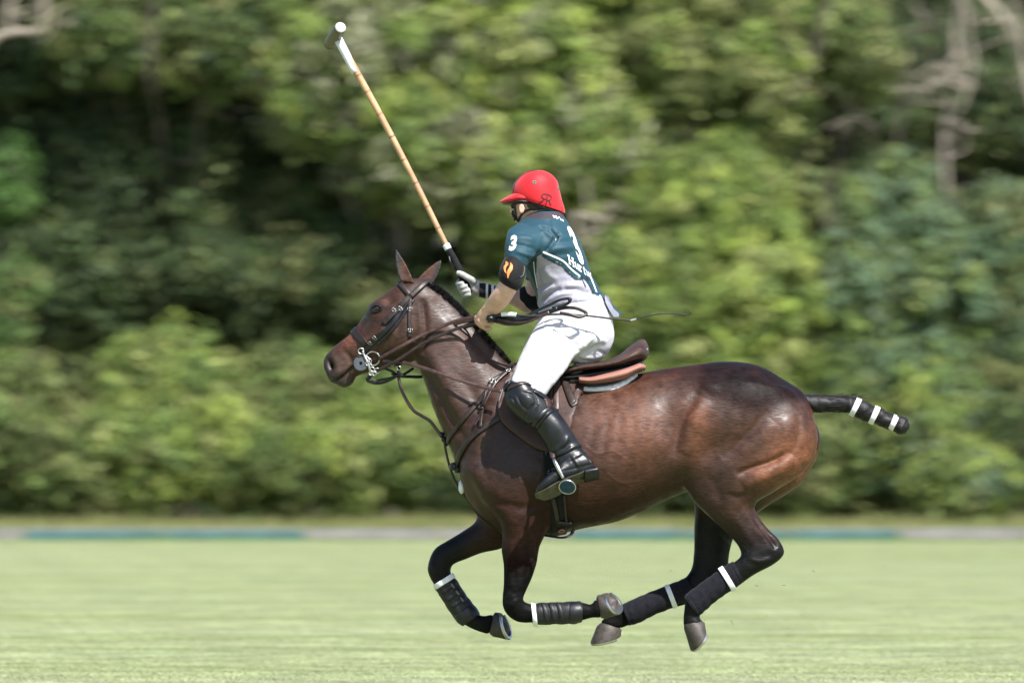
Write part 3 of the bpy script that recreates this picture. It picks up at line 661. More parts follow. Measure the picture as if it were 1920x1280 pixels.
for sd in (-1, 1):
    # ---- head
    brush(758, 648, 30, 34, .014, -30, sd)                       # cheek
    brush_line([(792, 560), (797, 610), (793, 665)], 6, -.011, sd)
    brush_line([(722, 612), (700, 632), (680, 645)], 5, .014, sd)  # facial crest
    brush_line([(735, 625), (715, 650), (700, 672)], 7, -.009, sd)
    brush(706, 577, 17, 11, .017, -40, sd)                       # brow
    brush(706, 580, 9, 6, -.010, -35, sd)
    brush(727, 561, 9, 8, -.012, 0, sd)                          # hollow over the eye
    brush_line([(690, 598), (672, 622), (650, 645)], 6, -.009, sd); brush_line([(640, 655), (655, 668), (660, 684)], 5, -.006, sd); brush_line([(745, 570), (750, 600), (742, 630)], 7, -.005, sd)
    brush(619, 683, 13, 17, .008, -15, sd)                       # nostril rim and hole
    brush(617, 683, 6.5, 11.5, -.046, -18, sd)
    brush_line([(616, 716), (632, 712), (646, 703), (658, 691), (670, 678)], 2.2, -.014, sd)  # mouth
    brush(652, 716, 13, 6, .010, -25, sd); brush(628, 704, 12, 6, .006, -30, sd)
    brush_line([(628, 700), (645, 695), (658, 682)], 6, .004, sd)
    # ---- neck
    brush_line([(800, 690), (820, 735), (846, 785), (872, 830)], 9, -.013, sd)   # jugular groove
    brush_line([(790, 640), (835, 715), (868, 790)], 13, .008, sd)
    brush_line([(830, 590), (880, 660), (920, 720)], 18, .008, sd)
    brush_line([(812, 560), (850, 600), (905, 655), (945, 700)], 9, -.005, sd)
    brush_line([(860, 700), (900, 760), (905, 800)], 10, -.006, sd)
    # ---- shoulder and forearm
    brush_line([(945, 715), (920, 780), (890, 850)], 15, .010, sd)
    brush(884, 885, 24, 28, .020, 20, sd)                        # point of shoulder
    brush_line([(925, 775), (905, 850), (915, 905)], 9, -.008, sd)
    brush(975, 895, 42, 38, .016, 0, sd)                         # triceps
    brush_line([(905, 930), (940, 945), (985, 950), (1020, 935)], 9, -.008, sd)
    brush_line([(1030, 860), (1038, 905), (1030, 945)], 9, -.012, sd)
    brush(962, 985, 16, 30, .008, 0, sd)
    brush_line([(985, 985), (984, 1030), (975, 1085)], 6, -.010, sd)
    brush_line([(998, 1000), (996, 1040), (984, 1090)], 5, .007, sd)
    # ---- barrel and flank
    for i, x in enumerate((1112, 1136, 1160, 1184, 1208, 1230)):
        brush_line([(x + 6, 775 + 9 * (i % 2)), (x - 2, 830), (x - 14, 890 - 7 * (i % 3))], 7.5, -.0013 - .0004 * (i % 3), sd)
    brush(1262, 800, 26, 48, -.022, -12, sd)                     # flank hollow
    brush(1325, 722, 22, 15, .014, 10, sd)                       # hip bone
    brush_line([(1312, 735), (1285, 775), (1270, 820), (1263, 858)], 9, -.011, sd)
    brush_line([(1322, 748), (1298, 800), (1282, 850)], 15, .008, sd)
    brush_line([(1062, 960), (1130, 950), (1210, 915)], 16, .004, sd)
    # ---- quarters
    brush(1400, 735, 60, 28, .008, 12, sd)
    brush_line([(1440, 768), (1410, 806), (1378, 838), (1352, 858)], 9, -.008, sd)
    brush_line([(1452, 792), (1424, 826), (1392, 856)], 15, .006, sd)
    brush_line([(1484, 846), (1452, 864), (1416, 876), (1380, 888)], 7, -.016, sd)
    brush_line([(1492, 858), (1462, 878), (1425, 896), (1396, 914)], 13, .016, sd)
    brush_line([(1496, 775), (1498, 812), (1490, 845)], 6, -.006, sd)
    brush(1475, 805, 16, 28, .009, 10, sd)
    brush(1295, 866, 22, 26, .014, 0, sd)                        # stifle
    brush_line([(1318, 880), (1340, 910), (1352, 945)], 9, -.006, sd)
    brush_line([(1400, 925), (1384, 932), (1360, 925)], 6, -.007, sd)
    # ---- gaskin and hock (near hind; the far hind hangs straighter)
    if sd < 0:
        brush_line([(1404, 948), (1422, 980), (1446, 1012), (1456, 1028)], 5, -.011, sd)
        brush_line([(1370, 960), (1398, 1000), (1420, 1030)], 8, .005, sd)
        brush(1408, 1040, 9, 8, .006, 0, sd); brush(1440, 1040, 12, 6, -.005, -20, sd)
        brush_line([(1390, 1020), (1400, 1035), (1392, 1055)], 3, .003, sd)
        brush_line([(958, 1010), (955, 1060), (956, 1100)], 5, .006, sd); brush_line([(968, 1020), (966, 1060), (966, 1098)], 3.5, -.006, sd)
        brush_line([(1340, 985), (1372, 1016), (1390, 1034)], 4, -.006, sd); brush_line([(1400, 1046), (1425, 1052), (1445, 1046)], 4, .006, sd)
        brush(962, 1128, 12, 15, .009, 20, sd); brush_line([(948, 1128), (962, 1122), (978, 1116)], 2.5, -.004, sd)                   # knee
        brush_line([(952, 1108), (968, 1112), (982, 1104)], 4, -.004, sd)
HV = laplace(HV, HE, 2, 0.4)
# veins and skin
for v in ([(975, 830), (990, 860), (985, 895), (1000, 925)], [(1000, 850), (1015, 880), (1005, 915)], [(960, 930), (975, 905), (970, 880)],
          [(1090, 830), (1120, 850), (1150, 846), (1185, 870)], [(1130, 880), (1165, 905), (1205, 900)], [(1390, 1010), (1402, 1025), (1396, 1045)],
          [(1395, 960), (1375, 985), (1392, 1012)], [(980, 1040), (992, 1065), (980, 1095)], [(660, 664), (680, 668), (700, 655), (716, 640)], [(735, 590), (742, 615), (730, 640)]):
    brush_line(v, 2.0, .0015, -1)
HN = normals(HV, HF)
HV += HN * (0.0012 * vnoise(HV * 14, 3) + 0.0003 * vnoise(HV * 45, 4))[:, None] * sstep(0, .1, np.abs(HN[:, 1]))[:, None]

# ---- coat pigment (bay: black points, dark topline, brown flanks, mealy muzzle), with shade painted on belly, nostril, mouth
Q = to_px(HV)
def C3(*c): return np.array(srgb(*c))
nz = vnoise(HV * 7, 11) * 0.5 + vnoise(HV * 16, 12) * 0.35
bay, dark, red, black = np.array((.120, .050, .026)), np.array((.040, .018, .012)), np.array((.165, .066, .030)), np.array((.011, .009, .010))
colr = np.tile(np.array((.085, .038, .022)), (len(HV), 1))
def tint(w, c):
    global colr
    colr = colr * (1 - w[:, None]) + np.asarray(c) * w[:, None]
x, y = Q[:, 0], Q[:, 1]
g = lambda cx, cy, rx, ry: np.exp(-((x - cx) / rx) ** 2 - ((y - cy) / ry) ** 2)
tint(np.clip(g(1180, 800, 90, 90) * (1 + .5 * nz), 0, 1), bay)
tint(np.clip(g(1500, 850, 70, 70) + g(1450, 890, 50, 25) + g(1310, 800, 30, 60), 0, 1) * .8, red)
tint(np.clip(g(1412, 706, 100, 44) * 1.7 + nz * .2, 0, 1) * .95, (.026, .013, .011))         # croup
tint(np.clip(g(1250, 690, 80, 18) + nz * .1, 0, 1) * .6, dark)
tint(np.clip(g(960, 860, 90, 90), 0, 1) * .65, (.055, .031, .025)); tint(np.clip(g(850, 700, 70, 90) * (1 + nz), 0, 1) * .5, (.075, .042, .032)); tint(sstep(800, 960, y) * sstep(860, 980, x) * sstep(1320, 1240, x) * .5, (.045, .021, .013))  # last tint darkens the belly with painted shade
tint(np.clip(g(1345, 905, 45, 60), 0, 1) * .75, dark)
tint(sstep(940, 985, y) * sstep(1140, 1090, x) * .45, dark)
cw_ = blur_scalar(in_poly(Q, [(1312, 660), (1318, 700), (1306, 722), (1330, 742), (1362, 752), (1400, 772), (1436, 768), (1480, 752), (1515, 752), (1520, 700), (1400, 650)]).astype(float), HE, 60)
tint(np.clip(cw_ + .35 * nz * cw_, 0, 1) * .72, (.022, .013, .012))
d, _ = seg_dist(Q, [(800, 525), (845, 560), (880, 597), (940, 662), (975, 690)])
tint(np.exp(-(d / 14) ** 2) * .75, (.022, .014, .012))
tint(np.clip(g(657, 636, 28, 18), 0, 1) * .75, (.155, .058, .034))
tint(np.clip(g(612, 690, 14, 28) + g(632, 714, 26, 14), 0, 1) * .9, (.062, .050, .050))
tint(np.clip(g(648, 690, 22, 22), 0, 1) * .7, (.135, .085, .062))
tint(np.clip(g(655, 722, 14, 10), 0, 1) * .7, (.06, .045, .038))
tint(np.clip(g(616, 683, 9, 14), 0, 1) * .95, (.016, .012, .014)); tint(np.clip(g(620, 686, 3.0, 5.5), 0, 1) * .8, (.10, .02, .022))  # black tint paints shade into the nostril hollow, pink lining inside
d, _ = seg_dist(Q, [(616, 716), (632, 712), (646, 703), (658, 691), (670, 678)])
tint(np.exp(-(d / 2.6) ** 2) * .8, (.012, .009, .010))  # painted shade along the mouth crease
tint(np.clip(g(706, 578, 15, 10), 0, 1) * .75, (.016, .011, .010))
tint(np.clip(g(735, 600, 24, 30), 0, 1) * .3, dark)
# black points: from forearm and gaskin down
leg = np.maximum(sstep(1000, 1095, y + 12 * nz), sstep(940, 1040, y + 14 * nz) * (x > 1290) * (HV[:, 1] < 0.02))
leg = np.maximum(leg, sstep(930, 990, y + 10 * nz) * (x > 1280) * (HV[:, 1] > 0.02) * (y > 900))
leg = np.maximum(leg, sstep(960, 1010, y) * sstep(930, 850, x) * (HV[:, 1] > 0))
tint(np.clip(leg, 0, 1) * .96, black)
tint(sstep(0.35, 0.7, nz) * .25 * (1 - leg), bay)
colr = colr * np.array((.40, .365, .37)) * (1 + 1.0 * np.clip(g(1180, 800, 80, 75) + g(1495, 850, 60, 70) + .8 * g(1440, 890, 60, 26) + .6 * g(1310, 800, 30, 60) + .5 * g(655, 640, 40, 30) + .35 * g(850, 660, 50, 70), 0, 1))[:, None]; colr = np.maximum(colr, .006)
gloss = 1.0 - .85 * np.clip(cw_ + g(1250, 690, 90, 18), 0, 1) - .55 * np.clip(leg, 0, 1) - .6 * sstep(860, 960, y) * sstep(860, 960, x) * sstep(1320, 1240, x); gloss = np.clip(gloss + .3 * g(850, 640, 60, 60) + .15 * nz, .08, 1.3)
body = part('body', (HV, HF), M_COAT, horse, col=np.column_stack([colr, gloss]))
# ears belong to the same skin: joined into the body mesh below
ev, ef = remesh(ears, 0.0035)
ee = edges_of(ef); ev = laplace(ev, ee, 4, .5)
en = normals(ev, ef); eq = to_px(ev)
ec = np.tile(np.array((.055, .022, .013)), (len(ev), 1))
d1, p1 = seg_dist(eq, [(742, 466), (748, 530)]); d2, p2 = seg_dist(eq, [(828, 485), (812, 536)])
ew = np.clip(np.exp(-(d1 / 7) ** 2) + np.exp(-(d2 / 6) ** 2) + (en[:, 1] > .2) * .6 + sstep(500, 478, eq[:, 1]) * .9, 0, 1)
ec = ec * (1 - ew[:, None]) + np.array((.014, .010, .010)) * ew[:, None]
def join_mesh(o, VF, col):
    me = o.data; n0 = len(me.vertices); off = OFF[o.name]
    V0 = np.empty(n0 * 3); me.vertices.foreach_get('co', V0)
    c0 = np.empty(n0 * 4); me.attributes['Col'].data.foreach_get('color', c0)
    F0 = [tuple(p.vertices) for p in me.polygons]
    V = np.vstack([V0.reshape(-1, 3), VF[0] - off]); F = F0 + [tuple(i + n0 for i in f) for f in VF[1]]
    m2 = bpy.data.meshes.new(o.name); m2.from_pydata(V.tolist(), [], F); m2.update()
    m2.polygons.foreach_set('use_smooth', [True] * len(m2.polygons))
    c = np.ones((len(VF[0]), 4)); c[:, :3] = col
    m2.attributes.new('Col', 'FLOAT_COLOR', 'POINT').data.foreach_set('color', np.concatenate([c0, c.ravel()]))
    m2.materials.append(me.materials[0]); o.data = m2; bpy.data.meshes.remove(me)
join_mesh(body, (ev, ef), ec)

BVH = BVHTree.FromPolygons(HV.tolist(), HF)
CAMV = Vector((0, -CAM_D, CAM_H))
def hit(px, py, bvh=None, far=False):
    """point and normal where the line of sight meets a surface; far: the same place on the other flank"""
    b = bvh or BVH
    dv = Vector(ray(px, py)).normalized()
    if far:
        q = Vector(P(px, py, 0.0)); loc, n, i, d = b.ray_cast(Vector((q.x, 3.0, q.z)), Vector((0, -1, 0)))
    else:
        loc, n, i, d = b.ray_cast(CAMV, dv)
    if loc is None:
        loc, n, i, d = b.find_nearest(Vector(P(px, py, 0.05 if far else -0.05)))
    n = np.array(n)                                           # normals always face the side they were asked from
    if (n[1] < 0 if far else n @ np.array(dv) > 0): n = -n
    return np.array(loc), n
def surf(poly, off=0.003, n=None, bvh=None, far=False, smooth=3):
    pts = catmull(poly, n or max(6, 5 * len(poly)))
    R = [hit(p[0], p[1], bvh, far) for p in pts]
    L, N = np.array([r[0] for r in R]), np.array([r[1] for r in R])
    for _ in range(smooth):
        L[1:-1] = (L[:-2] + 2 * L[1:-1] + L[2:]) / 4; N[1:-1] = (N[:-2] + 2 * N[1:-1] + N[2:]) / 4
    N /= np.linalg.norm(N, axis=1)[:, None] + 1e-9
    return L + N * off, N
def strap(L, N, width, thick=0.004):
    """leather strap: rounded-rectangle ribbon lying with its back on L, face along N"""
    L = np.asarray(L, float); N = np.asarray(N, float)
    if N.ndim == 1: N = np.tile(N, (len(L), 1))
    width = np.broadcast_to(np.asarray(width, float), (len(L),))
    T = np.gradient(L, axis=0); T /= np.linalg.norm(T, axis=1)[:, None] + 1e-9
    Sd = np.cross(T, N); Sd /= np.linalg.norm(Sd, axis=1)[:, None] + 1e-9
    N2 = np.cross(Sd, T)
    prof = [(-.5, 0), (-.5, .6), (-.38, 1), (.38, 1), (.5, .6), (.5, 0)]
    V = np.array([L[i] + Sd[i] * width[i] * a + N2[i] * thick * b for i in range(len(L)) for a, b in prof])
    return V, ring_faces(len(L), 6)
def surf_strap(poly, width_px, off=0.002, thick=0.004, **k):
    L, N = surf(poly, off, **k); return strap(L, N, width_px * M, thick)
def disc(c, n, r, th, m=20, hole=0.0):
    c, n = np.array(c), np.array(n) / np.linalg.norm(n)
    a = np.cross(n, (0, 0, 1.0)); a = a / np.linalg.norm(a) if np.linalg.norm(a) > .1 else np.array((1.0, 0, 0)); b = np.cross(n, a)
    prof = [(hole, 0), (r, 0), (r, th * .6), (r * .9, th), (hole, th)] if hole else [(1e-4, 0), (r, 0), (r, th * .6), (r * .88, th), (1e-4, th)]
    V = [c + (a * math.cos(t) + b * math.sin(t)) * p[0] + n * p[1] for t in np.linspace(0, 2 * math.pi, m, endpoint=False) for p in prof]
    k = len(prof); F = []
    for i in range(m):
        j = (i + 1) % m
        for q in range(k): F.append((i * k + q, j * k + q, j * k + (q + 1) % k, i * k + (q + 1) % k))
    return np.array(V), F
def ring3(c, n, R, r, m=26, ax=None, squash=1.0):
    c, n = np.array(c, float), np.array(n, float) / np.linalg.norm(n)
    a = np.cross(n, (0, 0, 1.0)); a /= np.linalg.norm(a); b = np.cross(n, a)
    V, k = [], 8
    for t in np.linspace(0, 2 * math.pi, m, endpoint=False):
        d = a * math.cos(t) + b * math.sin(t) * squash
        for s in np.linspace(0, 2 * math.pi, k, endpoint=False):
            V.append(c + d * (R + r * math.cos(s)) + n * r * math.sin(s))
    F = [(i * k + j, ((i + 1) % m) * k + j, ((i + 1) % m) * k + (j + 1) % k, i * k + (j + 1) % k) for i in range(m) for j in range(k)]
    return np.array(V), F

# ---- eyes
for far in (False, True):
    c, n = hit(706, 579, far=far)
    sg = -1 if not far else 1
    ca_, sa_ = math.cos(math.radians(24)), math.sin(math.radians(24))
    part('eye', ellipsoid(c - n * .005, (.023, .016, .0145), [(ca_, 0, -sa_), (0, 1, 0), (sa_, 0, ca_)]), M_EYE, horse)
    for pl, r_ in (([(696, 581), (701, 574.5), (708, 572.5), (716, 576)], .0042), ([(697, 583), (704, 585.5), (712, 583), (717, 578)], .003)):
        L, N = surf(pl, .004, far=far); tb = tube(L, [r_ * .5] + [r_] * (len(L) - 2) + [r_ * .5], 8, sub=1)
        part('eyelid', tb, M_COAT, horse, col=np.tile((.016, .010, .009), (len(tb[0]), 1)))
# ---- hogged mane: a ridge of short upright bristles along the crest
crest_px = [(806, 528), (826, 541), (846, 558), (872, 587), (900, 619), (930, 652), (957, 679)]
cp = catmull(crest_px, 60)
ridge = []
for a in cp:
    p = P(a[0], a[1], 0); loc, n, i, d = BVH.find_nearest(Vector(p)); ridge.append(np.array(loc))
ridge = np.array(ridge)
for _ in range(6): ridge[1:-1] = (ridge[:-2] + 2 * ridge[1:-1] + ridge[2:]) / 4
mv = []
up = np.array((0.70, 0, 0.72))
for k in range(5200):
    t = rng.uniform(0, len(ridge) - 1.001); i = int(t); b = ridge[i] + (ridge[i + 1] - ridge[i]) * (t - i)
    h = rng.uniform(.013, .019) * min(1, 6 * min(t / 60, 1 - t / 60) + .35); lat = rng.normal(0, .009)
    b = b + np.array((0, lat, 0)) - up * .010
    tip = b + up * (h + .008) + rng.normal(0, .0028, 3) + np.array((0, lat * .5, 0))
    s = np.cross(up, rng.normal(0, 1, 3)); s = s / np.linalg.norm(s) * .0022
    mv.append((np.array([b - s, b + s, tip + s * .4, tip - s * .4]), [(0, 1, 2, 3)]))
mv.append(tube(ridge[::3], .013, 10, sub=3))
part('mane', merge(mv), M_HAIR, horse, label='black hogged mane clipped to a short bristle')
# ---- tail: folded up and taped
tl = loft([(1508, 738, 1518, 775, .045, 0), (1522, 740, 1530, 773, .042, 0), (1548, 741, 1552, 771, .036, .0), (1575, 742, 1578, 769, .033, 0), (1596, 745, 1594, 772, .036, 0),
           (1612, 751, 1598, 778, .036, 0), (1630, 759, 1616, 785, .036, 0), (1647, 766, 1634, 791, .034, 0), (1668, 776, 1656, 799, .032, 0), (1690, 783, 1676, 808, .033, 0), (1699, 788, 1687, 813, .031, 0), (1704, 796, 1696, 811, .02, 0), (1705, 803, 1701, 808, .006, 0)], sub=8, m=20)
tv, tf = tl
tn = tv - np.repeat(tv.reshape(-1, 20, 3).mean(1), 20, 0)
lump = 1 + .06 * np.abs(np.sin((tn[:, 1] * 900))) + .16 * vnoise(tv * np.array((55, 160, 160)), 5) + .08 * vnoise(tv * np.array((20, 60, 60)), 6)
tv = tv + tn * (lump - 1)[:, None]
xx_ = to_px(tv)[:, 0]; gap = np.ones(len(tv))
for c_ in (1603, 1639, 1675): gap *= 1 - np.exp(-((xx_ - c_) / 8) ** 2)
tv = tv + tn * (.20 * gap * sstep(1585, 1600, xx_))[:, None]
hv = [(tv, tf)]
axis_px = catmull([(1520, 756), (1550, 756), (1590, 758), (1612, 766), (1640, 778), (1670, 790), (1697, 804)], 60)
def hair(p0, p1, p2, r=.0011):
    return tube([p0, p1, p2], [r, r, r * .3], m=4, sub=4)
for k in range(420):
    i = rng.integers(0, 50); a0 = axis_px[i]; a2 = axis_px[min(59, i + rng.integers(5, 9))]
    ph = rng.uniform(0, 2 * math.pi); rr = .031 if i > 3 else .034
    o = np.array((0, math.cos(ph), math.sin(ph)))
    f = rng.uniform(.95, 1.22)
    hv.append(hair(P(*a0) + o * rr * .95, P(*((a0 + a2) / 2)) + o * rr * f, P(*a2) + o * rr * f * rng.uniform(.8, 1.15), .0013))
for k in range(18):
    b = P(rng.uniform(1690, 1702), rng.uniform(797, 808)); e = b + np.array((rng.uniform(.005, .03), rng.normal(0, .02), rng.uniform(-.035, .008)))
    hv.append(hair(b, (b + e) / 2 + rng.normal(0, .004, 3), e, .0005))
for k in range(26):
    b = P(rng.uniform(1560, 1604), rng.uniform(740, 748)); e = b + np.array((rng.uniform(.01, .06), rng.normal(0, .012), rng.uniform(-.012, .022)))
    hv.append(hair(b, (b + e) / 2 + np.array((0, 0, .004)), e, .0009))
tail = part('tail', merge(hv), M_HAIR, horse, label='black tail folded up and bound with white tape')
def band(a, b, w, y, width_px, along, mat, parent, name, infl=1.06, m=24, label=None):
    """a closed band around a limb: end points a,b of the section in pixels, running 'along' (unit px vector)"""
    al = np.array(along, float); al /= np.linalg.norm(al); h = width_px / 2
    a, b = np.array(a, float), np.array(b, float); c = (a + b) / 2
    a, b = c + (a - c) * infl, c + (b - c) * infl; w = w * infl
    rows = [(*(a - al * h), *(b - al * h), w * .97, y), (*(a - al * h * .6), *(b - al * h * .6), w, y), (*(a + al * h * .6), *(b + al * h * .6), w, y), (*(a + al * h), *(b + al * h), w * .97, y)]
    return part(name, loft(rows, sub=2, m=m), mat, parent, label=label)
for a, b in (((1610, 750), (1597, 776)), ((1645, 765), (1633, 791)), ((1680, 781), (1670, 803))):
    band(a, b, .036, 0, 10, (.9, .42), M_WHITETAPE, tail, 'tail_tape', 1.26)

# ---- hooves with shoes
def hoof(front, heel, toe, back, y, tilt, wc=.042, ws=.056):
    """front/heel: coronet ends, toe/back: sole ends (px); tilt: (dx,dz) lean of the sole's far side"""
    f, h, t, b = [np.array(q, float) for q in (front, heel, toe, back)]
    def row(k, w, g=1.0): 
        a, c = f + (t - f) * k, h + (b - h) * k; m_ = (a + c) / 2
        a, c = m_ + (a - m_) * g, m_ + (c - m_) * g
        return (*a, *c, w, y, -.12, (tilt[0] * k, tilt[1] * k))
    o = part('hoof', loft([row(-.06, wc * .6, .6), row(0, wc * .80, .80), row(.10, wc * .93, .91), row(.22, wc * 1.02, 1.0), row(.5, (wc + ws) / 2), row(.93, ws * .98), row(1, ws * .95, .97), row(.985, ws * .7, .72), row(.96, ws * .15, .2)], sub=4, m=26), M_HOOF, horse, label=None)
    # horseshoe: U-shaped bar under the sole, open at the heel
    A, B = P(*t, y), P(*b, y); C, U = (A + B) / 2, (A - B) / 2; v = np.array((tilt[0], ws, tilt[1]))
    Cc = (P(*f, y) + P(*h, y)) / 2; nrm = np.cross(U, v); nrm /= np.linalg.norm(nrm)
    if nrm @ (C - Cc) < 0: nrm = -nrm
    V, k = [], 6
    for th in np.linspace(-2.45, 2.45, 30):
        d = U * math.cos(th) + v * math.sin(th) * (1 + .12 * math.cos(th))
        for s, e in ((1.0, -.002), (1.0, .005), (.97, .008), (.80, .008), (.77, .005), (.77, -.002)):
            V.append(C + d * s + nrm * (e + .002))
    part('horseshoe', (np.array(V), ring_faces(30, k)), M_STEEL, o, smooth=False)
    return o
hoof((1279, 1168), (1321, 1163), (1296, 1219), (1323, 1182), -.14, (-.016, .006))
hoof((1122, 1166), (1166, 1177), (1107, 1203), (1164, 1192), .14, (.004, .014))
hoof((1128, 1162), (1117, 1116), (1163, 1150), (1134, 1112), -.145, (.020, .018))
hoof((917, 1191), (926, 1147), (954, 1199), (938, 1148), .14, (.016, .004))
# ------------------------------------------------------------------ cloth / sheet / print helpers
from mathutils.geometry import delaunay_2d_cdt
def sculpt(V, F, ops, it=0):
    """ops: ('l', poly, width, amp) creases/ridges or ('b', px, py, rx, ry, amp, ang) bumps, on the camera side"""
    E = edges_of(F)
    if it: V = laplace(V, E, it, .5)
    for o in ops:
        N = normals(V, F); q = to_px(V)
        if o[0] == 'l':
            d, pos = seg_dist(q, catmull(o[1], 6 * len(o[1])))
            w = np.exp(-(d / o[2]) ** 2) * np.clip(4 * np.minimum(pos, 1 - pos), 0, 1) ** .5; amp = o[3]
        else:
            r = q - np.array(o[1:3]); a = math.radians(o[6] if len(o) > 6 else 0); c, s = math.cos(a), math.sin(a)
            w = np.exp(-((r[:, 0] * c + r[:, 1] * s) / o[3]) ** 2 - ((-r[:, 0] * s + r[:, 1] * c) / o[4]) ** 2); amp = o[5]
        V = V + N * (w * sstep(0, .35, -N[:, 1]) * amp)[:, None]
    return V
def tri2d(outline, step=None):
    """triangulate a closed outline with inner grid points"""
    pts = [Vector(p) for p in outline]; n = len(pts); O = np.array(outline, float)
    if step:
        lo, hi = O.min(0), O.max(0)
        gx, gy = np.meshgrid(np.arange(lo[0] + step / 2, hi[0], step), np.arange(lo[1] + step / 2, hi[1], step))
        G = np.column_stack([gx.ravel(), gy.ravel()])
        d, _ = seg_dist(G, np.vstack([O, O[:1]]))
        G = G[in_poly(G, O) & (d > step * .35)]
        pts += [Vector(p) for p in G]
    r = delaunay_2d_cdt(pts, [], [list(range(n))], 1, 1e-5)
    return np.array([tuple(v) for v in r[0]]), [tuple(f) for f in r[2]]
def shell(L, N, F, thick):
    """thicken a sheet: front = L + N*thick, back = L"""
    n = len(L); front = [tuple(f) for f in F]
    e = {}
    for f in F:
        for i in range(len(f)):
            k = (f[i], f[(i + 1) % len(f)])
            e[k] = 1
    side = [(a, b) for (a, b) in e if (b, a) not in e]
    V = np.vstack([L + N * thick, L])
    return V, front + [tuple(i + n for i in f[::-1]) for f in F] + [(b, a, a + n, b + n) for a, b in side]
def patch(outline, off=.002, thick=.003, bvh=None, far=False, step=6, smooth=4, curve=True, ymax=None):
    """a sheet of leather or cloth lying on a surface, its outline given in photo pixels"""
    O = np.array(outline, float)
    if curve: O = catmull(np.vstack([O, O[:1]]), len(O) * 5)[:-1]
    Q2, F = tri2d(O, step)
    R = [hit(q[0], q[1], bvh, far) for q in Q2]
    L, N = np.array([r[0] for r in R]), np.array([r[1] for r in R])
    E = np.unique(np.sort(np.vstack([[(f[i], f[(i + 1) % len(f)]) for i in range(len(f))] for f in F]), axis=1), axis=0)
    for _ in range(smooth):
        s = laplace(L, E, 1, .5); L[:, 1] = s[:, 1]; N = laplace(N, E, 1, .6)
    N /= np.linalg.norm(N, axis=1)[:, None] + 1e-9
    if np.dot(np.cross(L[F[0][1]] - L[F[0][0]], L[F[0][2]] - L[F[0][0]]), N[F[0][0]]) < 0: F = [f[::-1] for f in F]
    return shell(L + N * off, N, F, thick)
def glyphs(text, bold=0.0):
    """outline mesh of a string, unit cap height, origin at the left of the baseline"""
    cu = bpy.data.curves.new('t', 'FONT'); cu.body = text; cu.size = 1.0; cu.offset = bold; cu.resolution_u = 4
    o = bpy.data.objects.new('t', cu); COL.objects.link(o)
    dg = bpy.context.evaluated_depsgraph_get(); dg.update()
    me = bpy.data.meshes.new_from_object(o.evaluated_get(dg))
    V = np.array([v.co[:2] for v in me.vertices]); F = [tuple(p.vertices) for p in me.polygons]
    bpy.data.objects.remove(o); bpy.data.curves.remove(cu); bpy.data.meshes.remove(me)
    return V, F
def refine(V, F, n=1):
    bm = bmesh.new(); vs = [bm.verts.new((*v, 0)) for v in V]
    for f in F:
        try: bm.faces.new([vs[i] for i in f])
        except ValueError: pass
    bmesh.ops.triangulate(bm, faces=bm.faces[:])
    bmesh.ops.subdivide_edges(bm, edges=bm.edges[:], cuts=n, use_grid_fill=True)
    bmesh.ops.triangulate(bm, faces=bm.faces[:])
    bm.verts.ensure_lookup_table(); bm.verts.index_update()
    V = np.array([v.co[:2] for v in bm.verts]); F = [tuple(v.index for v in f.verts) for f in bm.faces]; bm.free(); return V, F
def print_on(VF, org, ux, uy, bvh, off=.0016, thick=.0012, bend=0.0):
    """flat print: glyph coordinates mapped to photo pixels (org + x*ux + y*uy) and laid on the surface there"""
    V, F = VF
    q = np.array(org) + V[:, :1] * np.array(ux) + V[:, 1:] * np.array(uy)
    if bend: q[:, 1] += bend * (q[:, 0] - org[0]) ** 2
    R = [hit(a, b, bvh) for a, b in q]
    L, N = np.array([r[0] for r in R]), np.array([r[1] for r in R])
    f = F[0]
    if np.dot(np.cross(L[f[1]] - L[f[0]], L[f[2]] - L[f[0]]), N[f[0]]) < 0: F = [f[::-1] for f in F]
    return shell(L + N * off, N, F, thick)
def stroke_print(lines, width_px, bvh, off=.0016):
    return merge([surf_strap(l, width_px, off, .0012, bvh=bvh, n=14) for l in lines])
def bvh_of(*VFs):
    V, F = merge(VFs); return BVHTree.FromPolygons(V.tolist(), F)
def buckle(c, n, along, w=.022, h=.016, r=.0022):
    """small rectangular wire buckle"""
    n = np.array(n) / np.linalg.norm(n); t = np.array(along, float); t -= n * (t @ n); t /= np.linalg.norm(t); s = np.cross(n, t)
    cs = [c + t * h / 2 * a + s * w / 2 * b for a, b in ((-1, -1), (1, -1), (1, 1), (-1, 1))]
    return merge([tube([cs[i], cs[(i + 1) % 4]], r, 6, sub=1) for i in range(4)] + [tube([c - t * h / 2, c + t * h * .6], r * .7, 6, sub=1)])
# ================================================================== RIDER
def C(*c): return np.array(srgb(*c))
M_SKIN = material('skin', (.55, .335, .265), rough=.5, spec=.4, noise=(30, .12), bump=(160, .15, .001), sss=.25)
M_JERSEY = material('jersey_cloth', (.02, .08, .11), rough=.62, spec=.35, attr='Col', noise=(70, .10), bump=(420, .35, .0012), sheen=.04)
M_BREECH = material('white_breeches_cloth', (.49, .49, .535), rough=.75, spec=.3, noise=(25, .03), bump=(24, .25, .006), sheen=.1)
M_HELMET = material('red_helmet_felt', (.49, .006, .013), rough=.62, spec=.35, noise=(80, .10), bump=(380, .3, .0012), sheen=.15)
M_BLACK = material('black_plastic', (.010, .010, .011), rough=.45, noise=(40, .2))
M_WHITEPRINT = material('white_print', (.80, .80, .80), rough=.6, noise=(60, .06))
M_ORANGE = material('orange_print', (.80, .20, .045), rough=.5, noise=(60, .08))
M_GLOVE = material('pale_grey_glove', (.34, .335, .32), rough=.7, noise=(45, .3), bump=(160, .4, .002))
